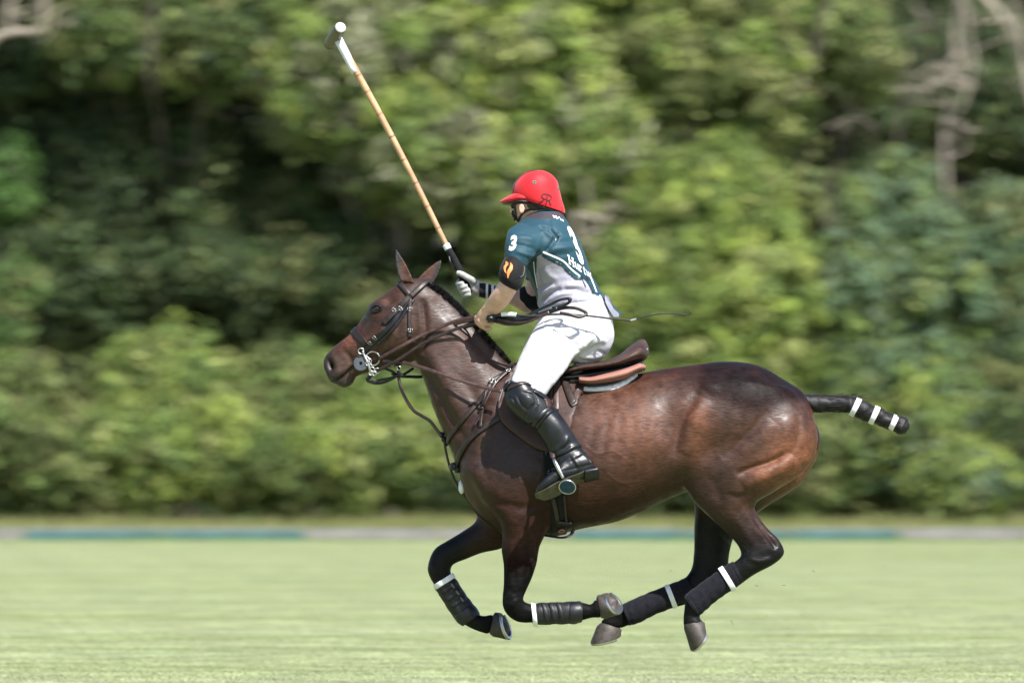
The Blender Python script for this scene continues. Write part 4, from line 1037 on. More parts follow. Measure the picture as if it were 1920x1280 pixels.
M_HAIRB = material('brown_hair', (.055, .035, .022), rough=.6, noise=(70, .4), bump=(120, .5, .003))
M_OLIVE = material('boot_sole', (.06, .055, .035), rough=.7, noise=(40, .4))

rider = thing('person', tuple(P(1060, 690, 0)), 'polo player leaning forward in a teal number 3 jersey, white breeches and red helmet', 'person')

# ---- cloth outlines first: the body under them is the same figure, a little thinner
torso_st = [(992, 398, 1050, 392, .070, .01), (975, 414, 1060, 408, .115, 0), (958, 432, 1072, 428, .165, -.01), (952, 455, 1085, 450, .190, -.02), (960, 478, 1095, 472, .190, -.02),
            (980, 503, 1102, 492, .178, -.01), (993, 528, 1109, 514, .165, 0), (1004, 552, 1122, 538, .160, 0), (1009, 578, 1134, 562, .166, 0)]
sleeve_n = [(972, 418, 1045, 440, .070, -.11), (956, 428, 1030, 452, .082, -.15), (949, 443, 1014, 467, .078, -.19), (946, 463, 998, 483, .072, -.215), (946, 485, 988, 499, .066, -.225), (947, 489, 986, 502, .062, -.226)]
sleeve_f = [(985, 430, 1050, 440, .065, .11), (985, 455, 1050, 465, .075, .17), (985, 490, 1045, 500, .068, .20), (985, 525, 1035, 535, .060, .215)]
hip_st = [(1012, 566, 1130, 552, .150, 0), (1009, 590, 1144, 582, .172, 0), (1006, 615, 1151, 612, .182, 0), (1010, 640, 1150, 640, .178, 0), (1030, 662, 1136, 668, .15, 0), (1055, 676, 1110, 684, .11, 0)]
thigh_n = [(1022, 590, 1140, 640, .10, -.09), (1003, 614, 1100, 655, .108, -.13), (987, 643, 1077, 670, .105, -.18), (973, 673, 1062, 692, .094, -.235), (964, 697, 1047, 711, .083, -.28), (957, 716, 1033, 728, .074, -.31), (954, 735, 1024, 742, .068, -.325)]
thigh_f = [(s[0], s[1], s[2], s[3], s[4], -s[5]) for s in thigh_n]
boot_n = [(954, 738, 1026, 742, .064, -.33), (966, 764, 1038, 760, .068, -.335), (985, 786, 1052, 777, .070, -.34), (1001, 803, 1066, 797, .067, -.345), (1016, 825, 1080, 818, .061, -.35), (1029, 847, 1092, 838, .053, -.355), (1041, 866, 1106, 856, .048, -.36), (1052, 880, 1117, 876, .043, -.362), (1064, 889, 1121, 887, .040, -.362)]
foot_n = [(1088, 850, 1121, 884, .034, -.365, 0, (0, -.016)), (1070, 858, 1107, 891, .042, -.37, 0, (0, -.020)), (1050, 868, 1088, 897, .042, -.375, 0, (0, -.024)), (1036, 886, 1066, 905, .046, -.385, 0, (0, -.028)), (1020, 900, 1043, 916, .046, -.395, 0, (0, -.028)), (1008, 914, 1022, 927, .036, -.402, 0, (0, -.022)), (1003, 923, 1008, 930, .016, -.406, 0, (0, -.01))]
def mir(st): return [(*s[:5], -s[5], *((s[6], s[7]) if len(s) > 6 else ())) for s in st]
def thin(st, k, dw=None):
    out = []
    for s in st:
        a, b = np.array(s[:2], float), np.array(s[2:4], float); c = (a + b) / 2
        a, b = c + (a - c) * k, c + (b - c) * k
        out.append((*a, *b, s[4] * k, *s[5:]))
    return out
arm_n = [(958, 440, 1000, 450, .050, -.19), (948, 480, 988, 492, .050, -.225), (944, 500, 980, 518, .049, -.25), (940, 522, 972, 540, .046, -.262), (928, 540, 963, 556, .044, -.25), (917, 556, 951, 573, .038, -.225), (908, 570, 938, 586, .030, -.195), (902, 578, 932, 592, .026, -.182)]
arm_f = [(1000, 450, 1040, 458, .05, .18), (990, 500, 1035, 505, .05, .215), (984, 540, 1018, 560, .048, .235), (975, 545, 992, 588, .046, .25), (955, 541, 962, 574, .040, .25), (935, 538, 938, 564, .034, .24), (912, 534, 912, 556, .029, .23), (897, 530, 896, 555, .030, .225)]
head_st = [(1000, 322, 1012, 322, .03, .012), (976, 338, 1040, 338, .066, .012), (965, 358, 1046, 360, .076, .012), (961, 378, 1044, 384, .074, .014), (960, 392, 1036, 396, .066, .018), (962, 403, 1026, 406, .056, .022), (965, 413, 1012, 415, .044, .028), (972, 420, 996, 420, .02, .03)]
neck_st = [(985, 384, 1040, 392, .058, .005), (988, 405, 1044, 406, .060, .0), (992, 425, 1050, 420, .075, 0)]
# left hand: palm and four fingers closed round the reins, thumb across the top
palm_n = [(903, 577, 932, 591, .022, -.182), (897, 583, 929, 600, .019, -.172), (893, 590, 924, 608, .018, -.160), (893, 597, 915, 611, .015, -.152)]
def finger(pts, r0=.0098, r1=.0078):
    return tube([P(a, b, c) for a, b, c in pts], np.linspace(r0, r1, len(pts)), 10, sub=4)
fing_n = [finger([(900, 592, -.158), (893, 594, -.150), (891, 598, -.134), (898, 602, -.120), (908, 602, -.118)]),
          finger([(902, 598, -.160), (895, 601, -.152), (894, 606, -.135), (901, 609, -.120), (911, 608, -.117)], .0102),
          finger([(907, 603, -.160), (900, 607, -.152), (901, 612, -.136), (908, 614, -.122), (917, 612, -.118)], .0098),
          finger([(912, 607, -.160), (906, 611, -.153), (908, 616, -.139), (915, 617, -.127), (923, 614, -.122)], .0088, .007),
          finger([(918, 590, -.165), (910, 590, -.145), (902, 591, -.126), (895, 594, -.116)], .0112, .0088)]
# right hand (gloved) closed round the mallet grip
GA, GB = np.array((841, 470.)), np.array((877, 543.))     # grip axis in pixels
gy = .215
palm_f = [(906, 532, 905, 557, .026, .228), (892, 526, 892, 553, .026, .232), (878, 519, 880, 547, .022, .236), (868, 516, 872, 540, .018, .238)]
ax = P(*GB, gy) - P(*GA, gy); ax /= np.linalg.norm(ax)
perp = np.array((ax[2], 0, -ax[0])); perp /= np.linalg.norm(perp)
if perp[0] < 0: perp = -perp                               # picture right
def grip_finger(t, a0, a1, r, rr, n=7, yc=gy):
    c = P(*(GA + (GB - GA) * t), yc)
    pts = [c + (perp * math.cos(a) + np.array((0, math.sin(a), 0))) * rr + ax * .004 * k for k, a in enumerate(np.linspace(a0, a1, n))]
    return tube(pts, np.linspace(r, r * .8, n), 10, sub=3)
fing_f = [grip_finger(.70, 1.0, 4.6, .0110, .027), grip_finger(.80, .9, 4.9, .0112, .028), grip_finger(.905, .9, 5.0, .0108, .028), grip_finger(1.0, .9, 4.8, .0098, .027),
          tube([P(890, 528, .205), P(878, 521, .188), P(866, 514, .185), P(857, 511, .192)], [.014, .0125, .0115, .009], 10, sub=4)]
nose = [tube([P(964, 384, .045), P(961, 396, .05), P(961, 401, .05)], [.008, .013, .009], 10), ellipsoid(P(978, 391, -.064), (.014, .009, .024), nu=14, nv=8)]
bodyV, bodyF = remesh([loft(head_st, m=24), loft(neck_st, m=20), loft(thin(torso_st, .86), m=28), loft(arm_n, m=18), loft(arm_f, m=18), loft(palm_n, m=16), loft(palm_f, m=16),
                       loft(thin(hip_st, .88), m=24), loft(thin(thigh_n, .85), m=18), loft(thin(thigh_f, .85), m=18), loft(thin(boot_n, .8), m=16), loft(thin(mir(boot_n), .8), m=16), loft(thin(foot_n, .72), m=14), loft(thin(mir(foot_n), .72), m=14)] + fing_n + fing_f + nose, .0046)
bE = edges_of(bodyF); bodyV = laplace(bodyV, bE, 3, .45)
bodyV = sculpt(bodyV, bodyF, [('b', 978, 391, 3.5, 6.5, -.006, 0), ('l', [(902, 588), (896, 598), (905, 612)], 2, .002), ('b', 898, 600, 3, 3, .003), ('b', 904, 607, 3, 3, .003),
    ('l', [(897, 600), (907, 601)], 1.2, -.003), ('l', [(901, 606), (912, 607)], 1.2, -.003), ('l', [(906, 612), (917, 612)], 1.2, -.003), ('l', [(912, 584), (926, 592)], 3, -.002), ('l', [(925, 560), (945, 570)], 6, .002)])
skin = part('body', (bodyV, bodyF), M_SKIN, rider)
part('hair', loft([(974, 375, 1042, 386, .080, .012), (972, 386, 1040, 396, .075, .014), (985, 396, 1036, 404, .062, .014)], m=24), M_HAIRB, rider)

# ---- jersey
jV, jF = remesh([loft(torso_st, m=40), loft(sleeve_n, m=26), loft(sleeve_f, m=22)], .005)
jE = edges_of(jF); jV = laplace(jV, jE, 8, .5)
jops = [('l', [(1028, 410), (1032, 425), (1040, 440), (1046, 452)], 4, -0.0060), ('l', [(1010, 425), (1030, 432), (1044, 446)], 3.5, -0.0150), ('l', [(1014, 432), (1030, 440), (1040, 452)], 4, 0.0090),
    ('l', [(1050, 436), (1042, 446), (1032, 462), (1020, 474)], 4, -0.0135), ('l', [(960, 445), (985, 446), (1005, 452)], 5, 0.0075), ('l', [(955, 456), (980, 460), (1005, 468)], 4, -0.0075), ('l', [(965, 470), (990, 478), (1010, 480)], 4, 0.0075),
    ('l', [(1035, 455), (1060, 452), (1082, 448)], 5, -0.0045), ('l', [(1030, 470), (1055, 465), (1085, 462)], 5, 0.0060), ('l', [(1025, 480), (1050, 478), (1075, 474)], 4, -0.0045),
    ('l', [(1008, 575), (1020, 560), (1036, 548), (1052, 540)], 3.5, -0.0105), ('l', [(1012, 585), (1028, 566), (1050, 552), (1075, 548)], 4, 0.0090), ('l', [(1010, 556), (1025, 545), (1040, 535)], 4, 0.0090), ('l', [(1008, 545), (1020, 536), (1035, 528)], 3.5, -0.0090),
    ('l', [(1045, 548), (1075, 542), (1105, 552)], 4, -0.0075), ('l', [(1060, 535), (1090, 536), (1115, 548)], 4, 0.0060), ('l', [(1005, 500), (1010, 520), (1013, 545)], 4, -0.0090), ('l', [(1020, 500), (1030, 515), (1050, 528)], 6, 0.0060), ('l', [(990, 500), (1000, 520), (1008, 545)], 3, 0.0060), ('l', [(1086, 520), (1098, 524), (1110, 530)], 4, -0.0075)]
jV = sculpt(jV, jF, jops)
jN = normals(jV, jF)
jV = jV + jN * (.0016 * vnoise(jV * np.array((30, 30, 55)), 21))[:, None]
q = to_px(jV); near = jN[:, 1] < .45
teal, grey, dteal, whit = np.array((.008, .044, .066)), np.array((.31, .30, .37)), np.array((.010, .020, .026)), np.array((.75, .76, .78))
jc = np.tile(teal, (len(jV), 1))
greyp = [(1007, 482), (1020, 474), (1040, 488), (1055, 496), (1066, 508), (1076, 518), (1092, 522), (1100, 530), (1112, 548), (1128, 560), (1134, 580), (1000, 600), (1004, 545)]
jc[in_poly(q, greyp) & near & (jV[:, 1] < .05)] = grey
sidep = [(1007, 478), (1001, 484), (988, 500), (996, 540), (1006, 585), (1009, 555), (1005, 520)]
jc[in_poly(q, sidep) & near] = np.array((.008, .040, .056))
def paint(poly, w, c):
    d, _ = seg_dist(q, poly); jc[(d < w) & near] = c
paint([(1100, 522), (1106, 534), (1113, 549)], 3.0, dteal)
paint([(1018, 480), (1040, 492), (1054, 499), (1066, 512), (1080, 524), (1092, 523)], 2.2, dteal)
paint([(1017, 476), (1042, 488), (1054, 493), (1066, 506), (1082, 520)], 2.0, np.array((.010, .060, .085)))
paint([(1092, 524), (1098, 538)], 1.2, dteal)
paint([(1108, 528), (1120, 550)], 4, teal); paint([(1113, 528), (1126, 552), (1132, 562)], 5, teal)
paint([(988, 403), (1010, 405), (1035, 404), (1056, 402)], 6, np.array((.035, .028, .036)))
jersey = part('jersey', (jV, jF), M_JERSEY, rider, col=jc, label='teal short sleeved jersey with pale grey side panel and white number 3')
JB = BVHTree.FromPolygons(jV.tolist(), jF)
def decal(VF, mat, parent, name, **k): return part(name, VF, mat, parent, smooth=False)
decal(stroke_print([[(1018, 472.5), (1036, 480), (1052, 487), (1060, 493)], [(1060, 493), (1072, 506), (1087, 518)]], 3.2, JB), M_WHITEPRINT, jersey, 'white_stripe')
decal(stroke_print([[(1106, 518), (1112, 532), (1118, 548)]], 5.5, JB), M_WHITEPRINT, jersey, 'white_stripe')
decal(stroke_print([[(1001, 490), (1003, 512), (1008, 540)]], 1.3, JB), M_WHITEPRINT, jersey, 'white_stripe')
three = refine(*glyphs('3', .045), 1)
decal(print_on(three, (954, 469), (27, -3), (6, -36), JB), M_WHITEPRINT, jersey, 'sleeve_number')
decal(print_on(three, (1085, 490), (22, 6), (-33, -90), JB), M_WHITEPRINT, jersey, 'back_number')
# HURT.. in slab-serif strokes along the lower back
LET = {'H': [[(0, 0), (0, 1)], [(.62, 0), (.62, 1)], [(0, .5), (.62, .5)], [(-.16, 0), (.16, 0)], [(-.16, 1), (.16, 1)], [(.46, 0), (.78, 0)], [(.46, 1), (.78, 1)]],
       'u': [[(0, .66), (0, .15), (.1, .02), (.25, .02), (.4, .14)], [(.42, .66), (.42, 0)], [(-.12, .66), (0, .66)], [(.3, .66), (.42, .66)], [(.42, 0), (.56, 0)]],
       'r': [[(0, 0), (0, .66)], [(0, .42), (.12, .6), (.3, .64)], [(-.14, 0), (.16, 0)], [(-.14, .66), (0, .66)]],
       't': [[(.1, .92), (.1, .14), (.2, .02), (.34, .06)], [(-.06, .64), (.32, .64)]],
       'w': [[(-.05, .66), (.14, 0)], [(.14, 0), (.3, .6)], [(.3, .6), (.46, 0)], [(.46, 0), (.64, .66)]],
       'o': [[(.22, 0), (.02, .16), (.02, .5), (.22, .66), (.42, .5), (.42, .16), (.22, 0)]], 'd': [[(.4, 0), (.4, 1)], [(.4, .1), (.2, 0), (.02, .16), (.02, .5), (.2, .66), (.4, .56)]]}
xo, lines = 0.0, []
for ch, adv in zip('Hurtw', (1.0, .72, .58, .52, .8)):
    for l in LET[ch]:
        lines.append([(1068 + (xo + a) * 11.6 - b * 2.6, 494.5 + (xo + a) * 8.0 - b * 15) for a, b in l])
    xo += adv
decal(stroke_print(lines, 2.5, JB), M_WHITEPRINT, jersey, 'back_lettering')
decal(stroke_print([[(1037, 404.5), (1039, 409)], [(1039, 409), (1042, 405.5)], [(1042, 405.5), (1044, 411)], [(1044, 411), (1048, 407.5)], [(1050, 410), (1052, 414)], [(1054, 412), (1056, 416)]], 2.4, JB), M_WHITEPRINT, jersey, 'collar_lettering')
# shirt tail flicking out behind, teal outside and pale inside
tailA = catmull([P(*a) for a in ((1126, 552, -.06), (1138, 566, -.07), (1146, 581, -.07), (1155, 590, -.06), (1166, 588, -.05))], 14)
tailB = catmull([P(*a) for a in ((1128, 550, .02), (1142, 556, .02), (1150, 572, .02), (1158, 583, .03), (1168, 590, .03))], 14)
tv = np.array([a + (b - a) * s + np.array((0, 0, .006 * math.sin(3.1 * s + i * .5))) for i, (a, b) in enumerate(zip(tailA, tailB)) for s in np.linspace(0, 1, 7)])
tf = [(i * 7 + j, i * 7 + j + 1, i * 7 + 8 + j, i * 7 + 7 + j) for i in range(13) for j in range(6)]
tN = np.tile(np.array((-.6, -.5, -.5)) / .93, (len(tv), 1))
tcl = np.vstack([np.tile((.28, .29, .36), (len(tv), 1)), np.tile(teal, (len(tv), 1))])
part('shirt_tail', shell(tv, tN, tf, .0025), M_JERSEY, jersey, col=tcl)
tv2 = np.array([P(*p) for p in ((1134, 553, -.08), (1141, 556, -.085), (1150, 578, -.085), (1161, 588, -.08), (1160, 594, -.078), (1151, 594, -.08), (1143, 582, -.085), (1135, 566, -.083))])
part('shirt_tail', shell(tv2, np.tile((0, -1.0, 0), (8, 1)), [(0, 1, 2, 7), (2, 6, 7), (2, 3, 5, 6), (3, 4, 5)][:1] + [(2, 6, 7), (2, 3, 5, 6), (3, 4, 5)], .002), M_JERSEY, jersey, col=np.vstack([np.tile((.26, .27, .34), (8, 1))] * 2), smooth=False)

# ---- breeches
wV, wF = remesh([loft(hip_st, m=40), loft(thigh_n, m=32), loft(thigh_f, m=28)], .005)
wE = edges_of(wF); wV = laplace(wV, wE, 9, .5)
wV = sculpt(wV, wF, [('l', [(1040, 612), (1062, 624), (1078, 642), (1082, 660)], 5, -0.0150), ('l', [(1086, 650), (1092, 636), (1100, 622)], 3, -0.0090), ('l', [(1092, 656), (1100, 640), (1112, 628)], 3, 0.0090), ('l', [(1098, 664), (1112, 650), (1130, 640)], 3, -0.0075),
    ('l', [(1085, 668), (1108, 670), (1128, 668)], 3, 0.0075), ('l', [(1088, 676), (1110, 676), (1130, 672)], 3, -0.0075), ('l', [(1118, 655), (1132, 662), (1138, 668)], 2.5, -0.0090), ('b', 1118, 625, 24, 30, .014), ('b', 1010, 655, 26, 20, .006, 50), ('l', [(1015, 700), (1030, 706), (1040, 712)], 3, -0.0075), ('l', [(1005, 690), (1018, 702), (1022, 720)], 3, -0.0060), ('l', [(1020, 604), (1050, 610), (1085, 606)], 4, -0.0060), ('l', [(1014, 628), (1035, 628), (1060, 634)], 3, 0.0060), ('l', [(1080, 600), (1110, 604), (1140, 610)], 5, 0.0060)])
wN = normals(wV, wF); wV = wV + wN * (.0016 * vnoise(wV * 26, 31) + .001 * vnoise(wV * 60, 32))[:, None]
breeches = part('breeches', (wV, wF), M_BREECH, rider, label='white riding breeches')
WB = BVHTree.FromPolygons(wV.tolist(), wF)

# ---- riding boots
def make_boot(side):
    f = (lambda s: s) if side < 0 else mir
    V, F = remesh([loft(f(boot_n), m=30), loft(f(foot_n), m=26)], .0045)
    V = laplace(V, edges_of(F), 5, .5)
    if side < 0:
        V = sculpt(V, F, [('l', [(1038, 862), (1062, 850), (1082, 842), (1096, 838)], 2.4, -.005), ('l', [(1040, 856), (1060, 846), (1078, 836), (1094, 832)], 3, .005), ('l', [(1044, 842), (1060, 838), (1070, 826)], 4, -.005), ('l', [(1036, 845), (1056, 834), (1066, 816)], 4, .005), ('l', [(1068, 855), (1075, 868), (1082, 880)], 2, -.003), ('l', [(1072, 855), (1080, 866), (1088, 877)], 2, .003), ('l', [(1046, 872), (1066, 862), (1100, 846)], 3, .004), ('l', [(1050, 884), (1085, 876), (1118, 868)], 2.5, -.003), ('b', 1050, 800, 12, 26, .004, -30)])
    N = normals(V, F); V = V + N * (.0014 * vnoise(V * 30, 41))[:, None]
    b = part('riding_boot', (V, F), M_BLACKLEATHER, rider)
    # sole and heel block under the foot
    st = [(1096, 886, 1100, 890, .034, -.372, 0, (0, -.016)), (1086, 893, 1088, 897, .040, -.374, 0, (0, -.020)), (1066, 903, 1068, 907, .046, -.38, 0, (0, -.026)), (1043, 914, 1046, 919, .050, -.39, 0, (0, -.030)), (1020, 925, 1024, 929, .040, -.40, 0, (0, -.024)), (1003, 927, 1008, 931, .016, -.405, 0, (0, -.01))]
    part('sole', loft(f(st), m=20), M_OLIVE, b)
    h0, h1 = np.array(P(1106, 888, -.372 * (-side))), None
    st = [(1094, 885, 1097, 900, .038, -.372, 0, (0, -.020)), (1098, 884, 1101, 900, .041, -.372, 0, (0, -.020)), (1118, 879, 1121, 896, .036, -.370, 0, (0, -.018)), (1122, 879, 1124, 893, .026, -.370, 0, (0, -.016))]
    part('heel', loft(f(st), m=20), M_BLACKLEATHER, b)
    return V, F
bootVF = make_boot(-1); make_boot(1)
# knee guards with their straps
def make_guard(side):
    f = (lambda s: s) if side < 0 else mir
    st = [(950, 714, 1000, 720, .078, -.318), (946, 730, 1014, 732, .080, -.328), (946, 748, 1028, 744, .080, -.335), (955, 766, 1037, 757, .080, -.34), (972, 784, 1040, 766, .078, -.342), (988, 797, 1042, 772, .076, -.345)]
    V, F = remesh([loft(f(st), m=30)], .0045); V = laplace(V, edges_of(F), 3, .5)
    if side < 0:
        V = sculpt(V, F, [('b', 958, 752, 9, 13, .008, -30), ('l', [(948, 742), (962, 748), (968, 764)], 2, -.005), ('b', 988, 748, 14, 12, .008, -40), ('l', [(970, 740), (976, 756), (990, 770)], 2.2, -.006), ('l', [(978, 734), (1000, 742), (1005, 756), (990, 770)], 2.0, -.005), ('l', [(1000, 756), (990, 772), (982, 785)], 2, -.005), ('l', [(1010, 758), (1002, 776), (996, 792)], 2, -.004), ('l', [(985, 733), (1005, 736), (1020, 744)], 2, .003)])
    g = part('knee_guard', (V, F), M_BLACKLEATHER, rider)
    return g, BVHTree.FromPolygons(V.tolist(), F), (V, F)
guard, GB_, guardVF = make_guard(-1); make_guard(1)
part('strap', surf_strap([(947, 730), (955, 717), (970, 709), (986, 706)], 13, .003, .006, bvh=GB_), M_BLACKLEATHER, guard)
part('strap', surf_strap([(952, 729), (968, 721), (985, 718), (1004, 726)], 8, .0, .005, bvh=GB_), M_LEATHER, guard)
part('strap', surf_strap([(1000, 731), (1012, 738), (1026, 748)], 12, .001, .004, bvh=GB_), M_BLACKLEATHER, guard)
part('strap', patch([(1018, 748), (1030, 750), (1042, 761), (1036, 763), (1026, 765), (1022, 756)], .003, .003, bvh=bvh_of(guardVF, bootVF), step=5), M_SUEDE, guard, label='brown leather strap end')
gb2 = bvh_of(bootVF, guardVF)
for k, (o, wpx) in enumerate(((0, 9), (7, 6))):
    part('strap', surf_strap([(1000 + o, 799 + o * .4), (1006 + o, 788 + o * .4), (1018 + o, 774 + o * .4), (1033 + o * .5, 765 + o * .5)], wpx, .002, .006, bvh=gb2), M_BLACKLEATHER, guard)

# ---- elbow pads
pad_st = [(950, 478, 978, 486, .062, -.232), (944, 488, 985, 500, .068, -.242), (937, 503, 985, 519, .070, -.256), (934, 518, 979, 535, .068, -.262), (938, 530, 971, 545, .060, -.256), (941, 533, 966, 546, .052, -.252)]
V, F = remesh([loft(pad_st, m=28)], .004); V = laplace(V, edges_of(F), 4, .5)
V = sculpt(V, F, [('b', 958, 507, 18, 16, .007), ('l', [(983, 492), (984, 508), (978, 520), (962, 528)], 1.8, -.004), ('l', [(938, 508), (943, 522), (958, 534)], 2, -.003)])
pad = part('elbow_pad', (V, F), M_NEOPRENE, rider, label='black elbow pad with an orange flame mark')
PB = BVHTree.FromPolygons(V.tolist(), F)
part('flame_mark', patch([(949, 490), (953, 493), (953, 500), (949, 507), (950, 513), (946, 508), (945, 501), (948, 496)], .001, .0012, PB, step=4), M_ORANGE, pad, smooth=False)
part('flame_mark', patch([(957, 492), (961, 497), (961, 505), (956, 513), (952.5, 522), (951, 514), (952, 507), (956, 500)], .001, .0012, PB, step=4), M_ORANGE, pad, smooth=False)
part('flame_mark', patch([(983, 499), (986, 498), (986, 503), (983, 504)], .001, .0012, PB, step=3), M_ORANGE, pad, smooth=False)
part('edge_binding', surf_strap([(980, 484), (983, 500), (981, 515), (975, 519)], 1.2, .001, .0015, bvh=PB), M_GREYWEB, pad)
pad_f = [(1018, 541, 1016, 572, .050, .24), (1008, 538, 1010, 588, .060, .245), (996, 536, 1003, 588, .062, .25), (982, 537, 984, 581, .056, .252), (974, 539, 974, 573, .048, .252)]
V, F = remesh([loft(pad_f, m=26)], .0045); V = laplace(V, edges_of(F), 4, .5)
part('elbow_pad', (V + normals(V, F) * (.003 * vnoise(V * 45, 8))[:, None], F), M_NEOPRENE, rider)
# ---- wristbands and glove on the mallet hand
def arm_band(x0, x1, mat, k=1.12):
    def at(x):
        t = (x - 897) / (935 - 897); return (x, 530 + (538 - 530) * t, x - .5, 555 + (564 - 555) * t, (.030 + .004 * t) * k, .225 + .015 * t)
    r = [thin([at(x)], 1.0 + (k - 1))[0] for x in np.linspace(x0, x1, 4)]
    return part('wristband', loft(r, m=20), mat, rider)
arm_band(899, 911, M_NEOPRENE, 1.13); arm_band(911, 915.5, M_WHITETAPE, 1.11); arm_band(915.5, 921.5, M_NEOPRENE, 1.12); arm_band(921.5, 926, M_WHITETAPE, 1.11)
arm_band(926, 934, material('purple_cuff', (.03, .018, .07), rough=.7, noise=(40, .2)), 1.08)
def fatten(VF, d):
    V, F = VF; return V + normals(V, F) * d, F
gl = remesh([loft(thin(palm_f, 1.12), m=18)] + fing_f, .0036); gl = (laplace(gl[0], edges_of(gl[1]), 3, .45), gl[1]); gl = fatten(gl, .0022)
glove = part('glove', gl, M_GLOVE, rider, label='pale grey riding glove closed round the mallet grip')

# ---- helmet
hm = [(964, 371, 1058, 399, .098, .012), (961, 366, 1056, 388, .104, .012), (960, 358, 1053, 372, .106, .012), (963, 347, 1049, 356, .104, .012), (970, 336, 1045, 340, .095, .012), (980, 326.5, 1035, 328, .076, .012), (991, 321, 1021, 320.5, .045, .012), (1002, 319.5, 1007, 319, .010, .012)]
hV, hF = loft(hm, sub=6, m=44)
helmet = part('helmet', (hV, hF), M_HELMET, rider, label='red polo helmet with a black crown stripe')
HB = BVHTree.FromPolygons(hV.tolist(), hF)
pk = [(985, 361, 992, 384, .090, .012), (968, 361, 977, 382, .092, .013), (956, 366, 967, 383, .084, .016), (946, 371, 957, 384, .066, .020), (939, 376, 946, 383, .038, .024), (937, 378.5, 940, 381.5, .012, .026)]
part('peak', loft(pk, m=28), M_HELMET, helmet)
pku = [(s[0] + 4, s[1] + (s[3] - s[1]) * .55, s[2] + 1.5, s[3] + 2.2, s[4] * .96, s[5]) for s in pk]
part('peak_lining', loft(pku, m=24), M_BLACK, helmet)
part('rim', loft([(970, 377, 1055, 399, .094, .012), (972, 380, 1054, 403, .090, .012)], m=36), M_BLACK, helmet)
part('rear_guard', loft([(1046, 374, 1054, 376, .035, .012), (1046, 388, 1058, 389, .045, .012), (1048, 398, 1060, 400, .045, .012)], m=20), M_HELMET, helmet)
part('crown_stripe', surf_strap([(961.5, 361), (964.5, 348), (971, 337), (981, 327.5), (994, 321.5), (1006, 319.6)], 3.6, .0006, .0015, bvh=HB), M_BLACK, helmet)
for a in ((1002, 342), (1047, 353)):
    c, n = hit(*a, HB); v = part('vent', disc(c - n * .001, n, .0085, .003, hole=.0035), M_GREYWEB, helmet); part('vent_hole', disc(c - n * .001, n, .0036, .0015), M_BLACK, v)
RR = [[(1026, 363), (1025.5, 373), (1023.5, 384)], [(1026, 365), (1031, 366), (1034, 370), (1032, 375), (1026, 376)], [(1029, 376), (1033, 385)], [(1024.5, 364), (1018.5, 363.5), (1015.5, 367), (1017, 371.5), (1024, 374)], [(1021, 373), (1015, 378), (1009.5, 380)]]
decal(stroke_print(RR, 2.0, HB), material('emblem_print', (.035, .004, .008), rough=.6, noise=(40, .2)), helmet, 'emblem')
skB = bvh_of((bodyV, bodyF))
part('chin_strap', merge([surf_strap([(1012, 393), (998, 391), (985, 396), (977, 404), (972, 414)], 4.2, .003, .003, bvh=skB), surf_strap([(966, 382), (967, 395), (969, 408), (972, 414)], 4.0, .003, .004, bvh=skB)]), M_BLACK, helmet)
part('chin_guard', merge([ellipsoid(P(962 + rng.uniform(-2, 4), 386 + k * 3.2, .0 + rng.uniform(-.012, .012)), (.007, .012, .006), nu=8, nv=5) for k in range(9)]), M_BLACK, helmet)
# ================================================================== SADDLERY
# ---- saddle pad
pad_thing = thing('saddle_pad', tuple(P(1150, 720, 0)), 'thin grey saddle pad with white fleece edge showing under the rear of the saddle', 'saddle pad')
padO = [(985, 690), (1090, 716), (1106, 719), (1138, 713), (1177, 704), (1204, 693), (1208, 696), (1190, 707), (1172, 718), (1148, 727), (1118, 732), (1096, 731), (1000, 735)]
flO = [(1092, 728), (1118, 729), (1150, 724), (1174, 714), (1193, 703), (1196, 707), (1186, 715), (1171, 725), (1149, 733), (1118, 736), (1094, 735)]
for far in (False, True):
    part('pad_cloth', patch(padO, .010, .010, far=far, step=8), M_GREYRUBBER, pad_thing)
    part('fleece_edge', patch(flO, .004, .007, far=far, step=5), M_WHITETAPE, pad_thing)
# ---- saddle
saddle = thing('saddle', tuple(P(1090, 700, 0)), 'worn brown leather polo saddle with tan panels on the galloping pony', 'saddle')
seat_st = [(962, 676, 968, 700, .04, 0), (985, 680, 988, 706, .09, 0), (1010, 686, 1012, 708, .12, 0), (1045, 690, 1047, 708, .145, 0), (1090, 683, 1092, 697, .17, 0), (1133, 676, 1134, 692, .19, 0, .15), (1160, 665, 1163, 687, .195, 0, .2), (1182, 648, 1185, 681, .19, 0, .25), (1198, 637, 1201, 677, .165, 0, .3), (1210, 637, 1210, 675, .12, 0, .2), (1217, 652, 1216, 668, .045, 0)]
V, F = remesh([loft(seat_st, m=44)], .005); V = laplace(V, edges_of(F), 3, .5)
V = V + normals(V, F) * (.0015 * vnoise(V * 24, 2))[:, None]
seat = part('seat', (V, F), M_SUEDE, saddle)
SB = BVHTree.FromPolygons(V.tolist(), F)
part('piping', surf_strap([(1092, 695), (1134, 690), (1178, 680), (1207, 673)], 3.0, .001, .005, bvh=SB), M_BLACKLEATHER, seat)
part('piping', surf_strap([(1098, 698), (1136, 693.5), (1180, 684), (1207, 677)], 2.0, .001, .005, bvh=SB), M_GREYWEB, seat)
part('stud', disc(*[hit(1213, 655, SB)[i] for i in (0, 1)], .007, .003), M_STEEL, seat)
for s in (-1, 1):
    part('panel', loft([(1085, 706, 1086, 718, .05, s * .13), (1108, 706, 1108, 720, .06, s * .13), (1138, 698, 1140, 717, .066, s * .128), (1170, 689, 1172, 710, .066, s * .122), (1197, 681, 1198, 697, .060, s * .11), (1207, 683, 1208, 693, .04, s * .10), (1211, 686, 1211, 691, .015, s * .09)], m=24), M_TAN, saddle)
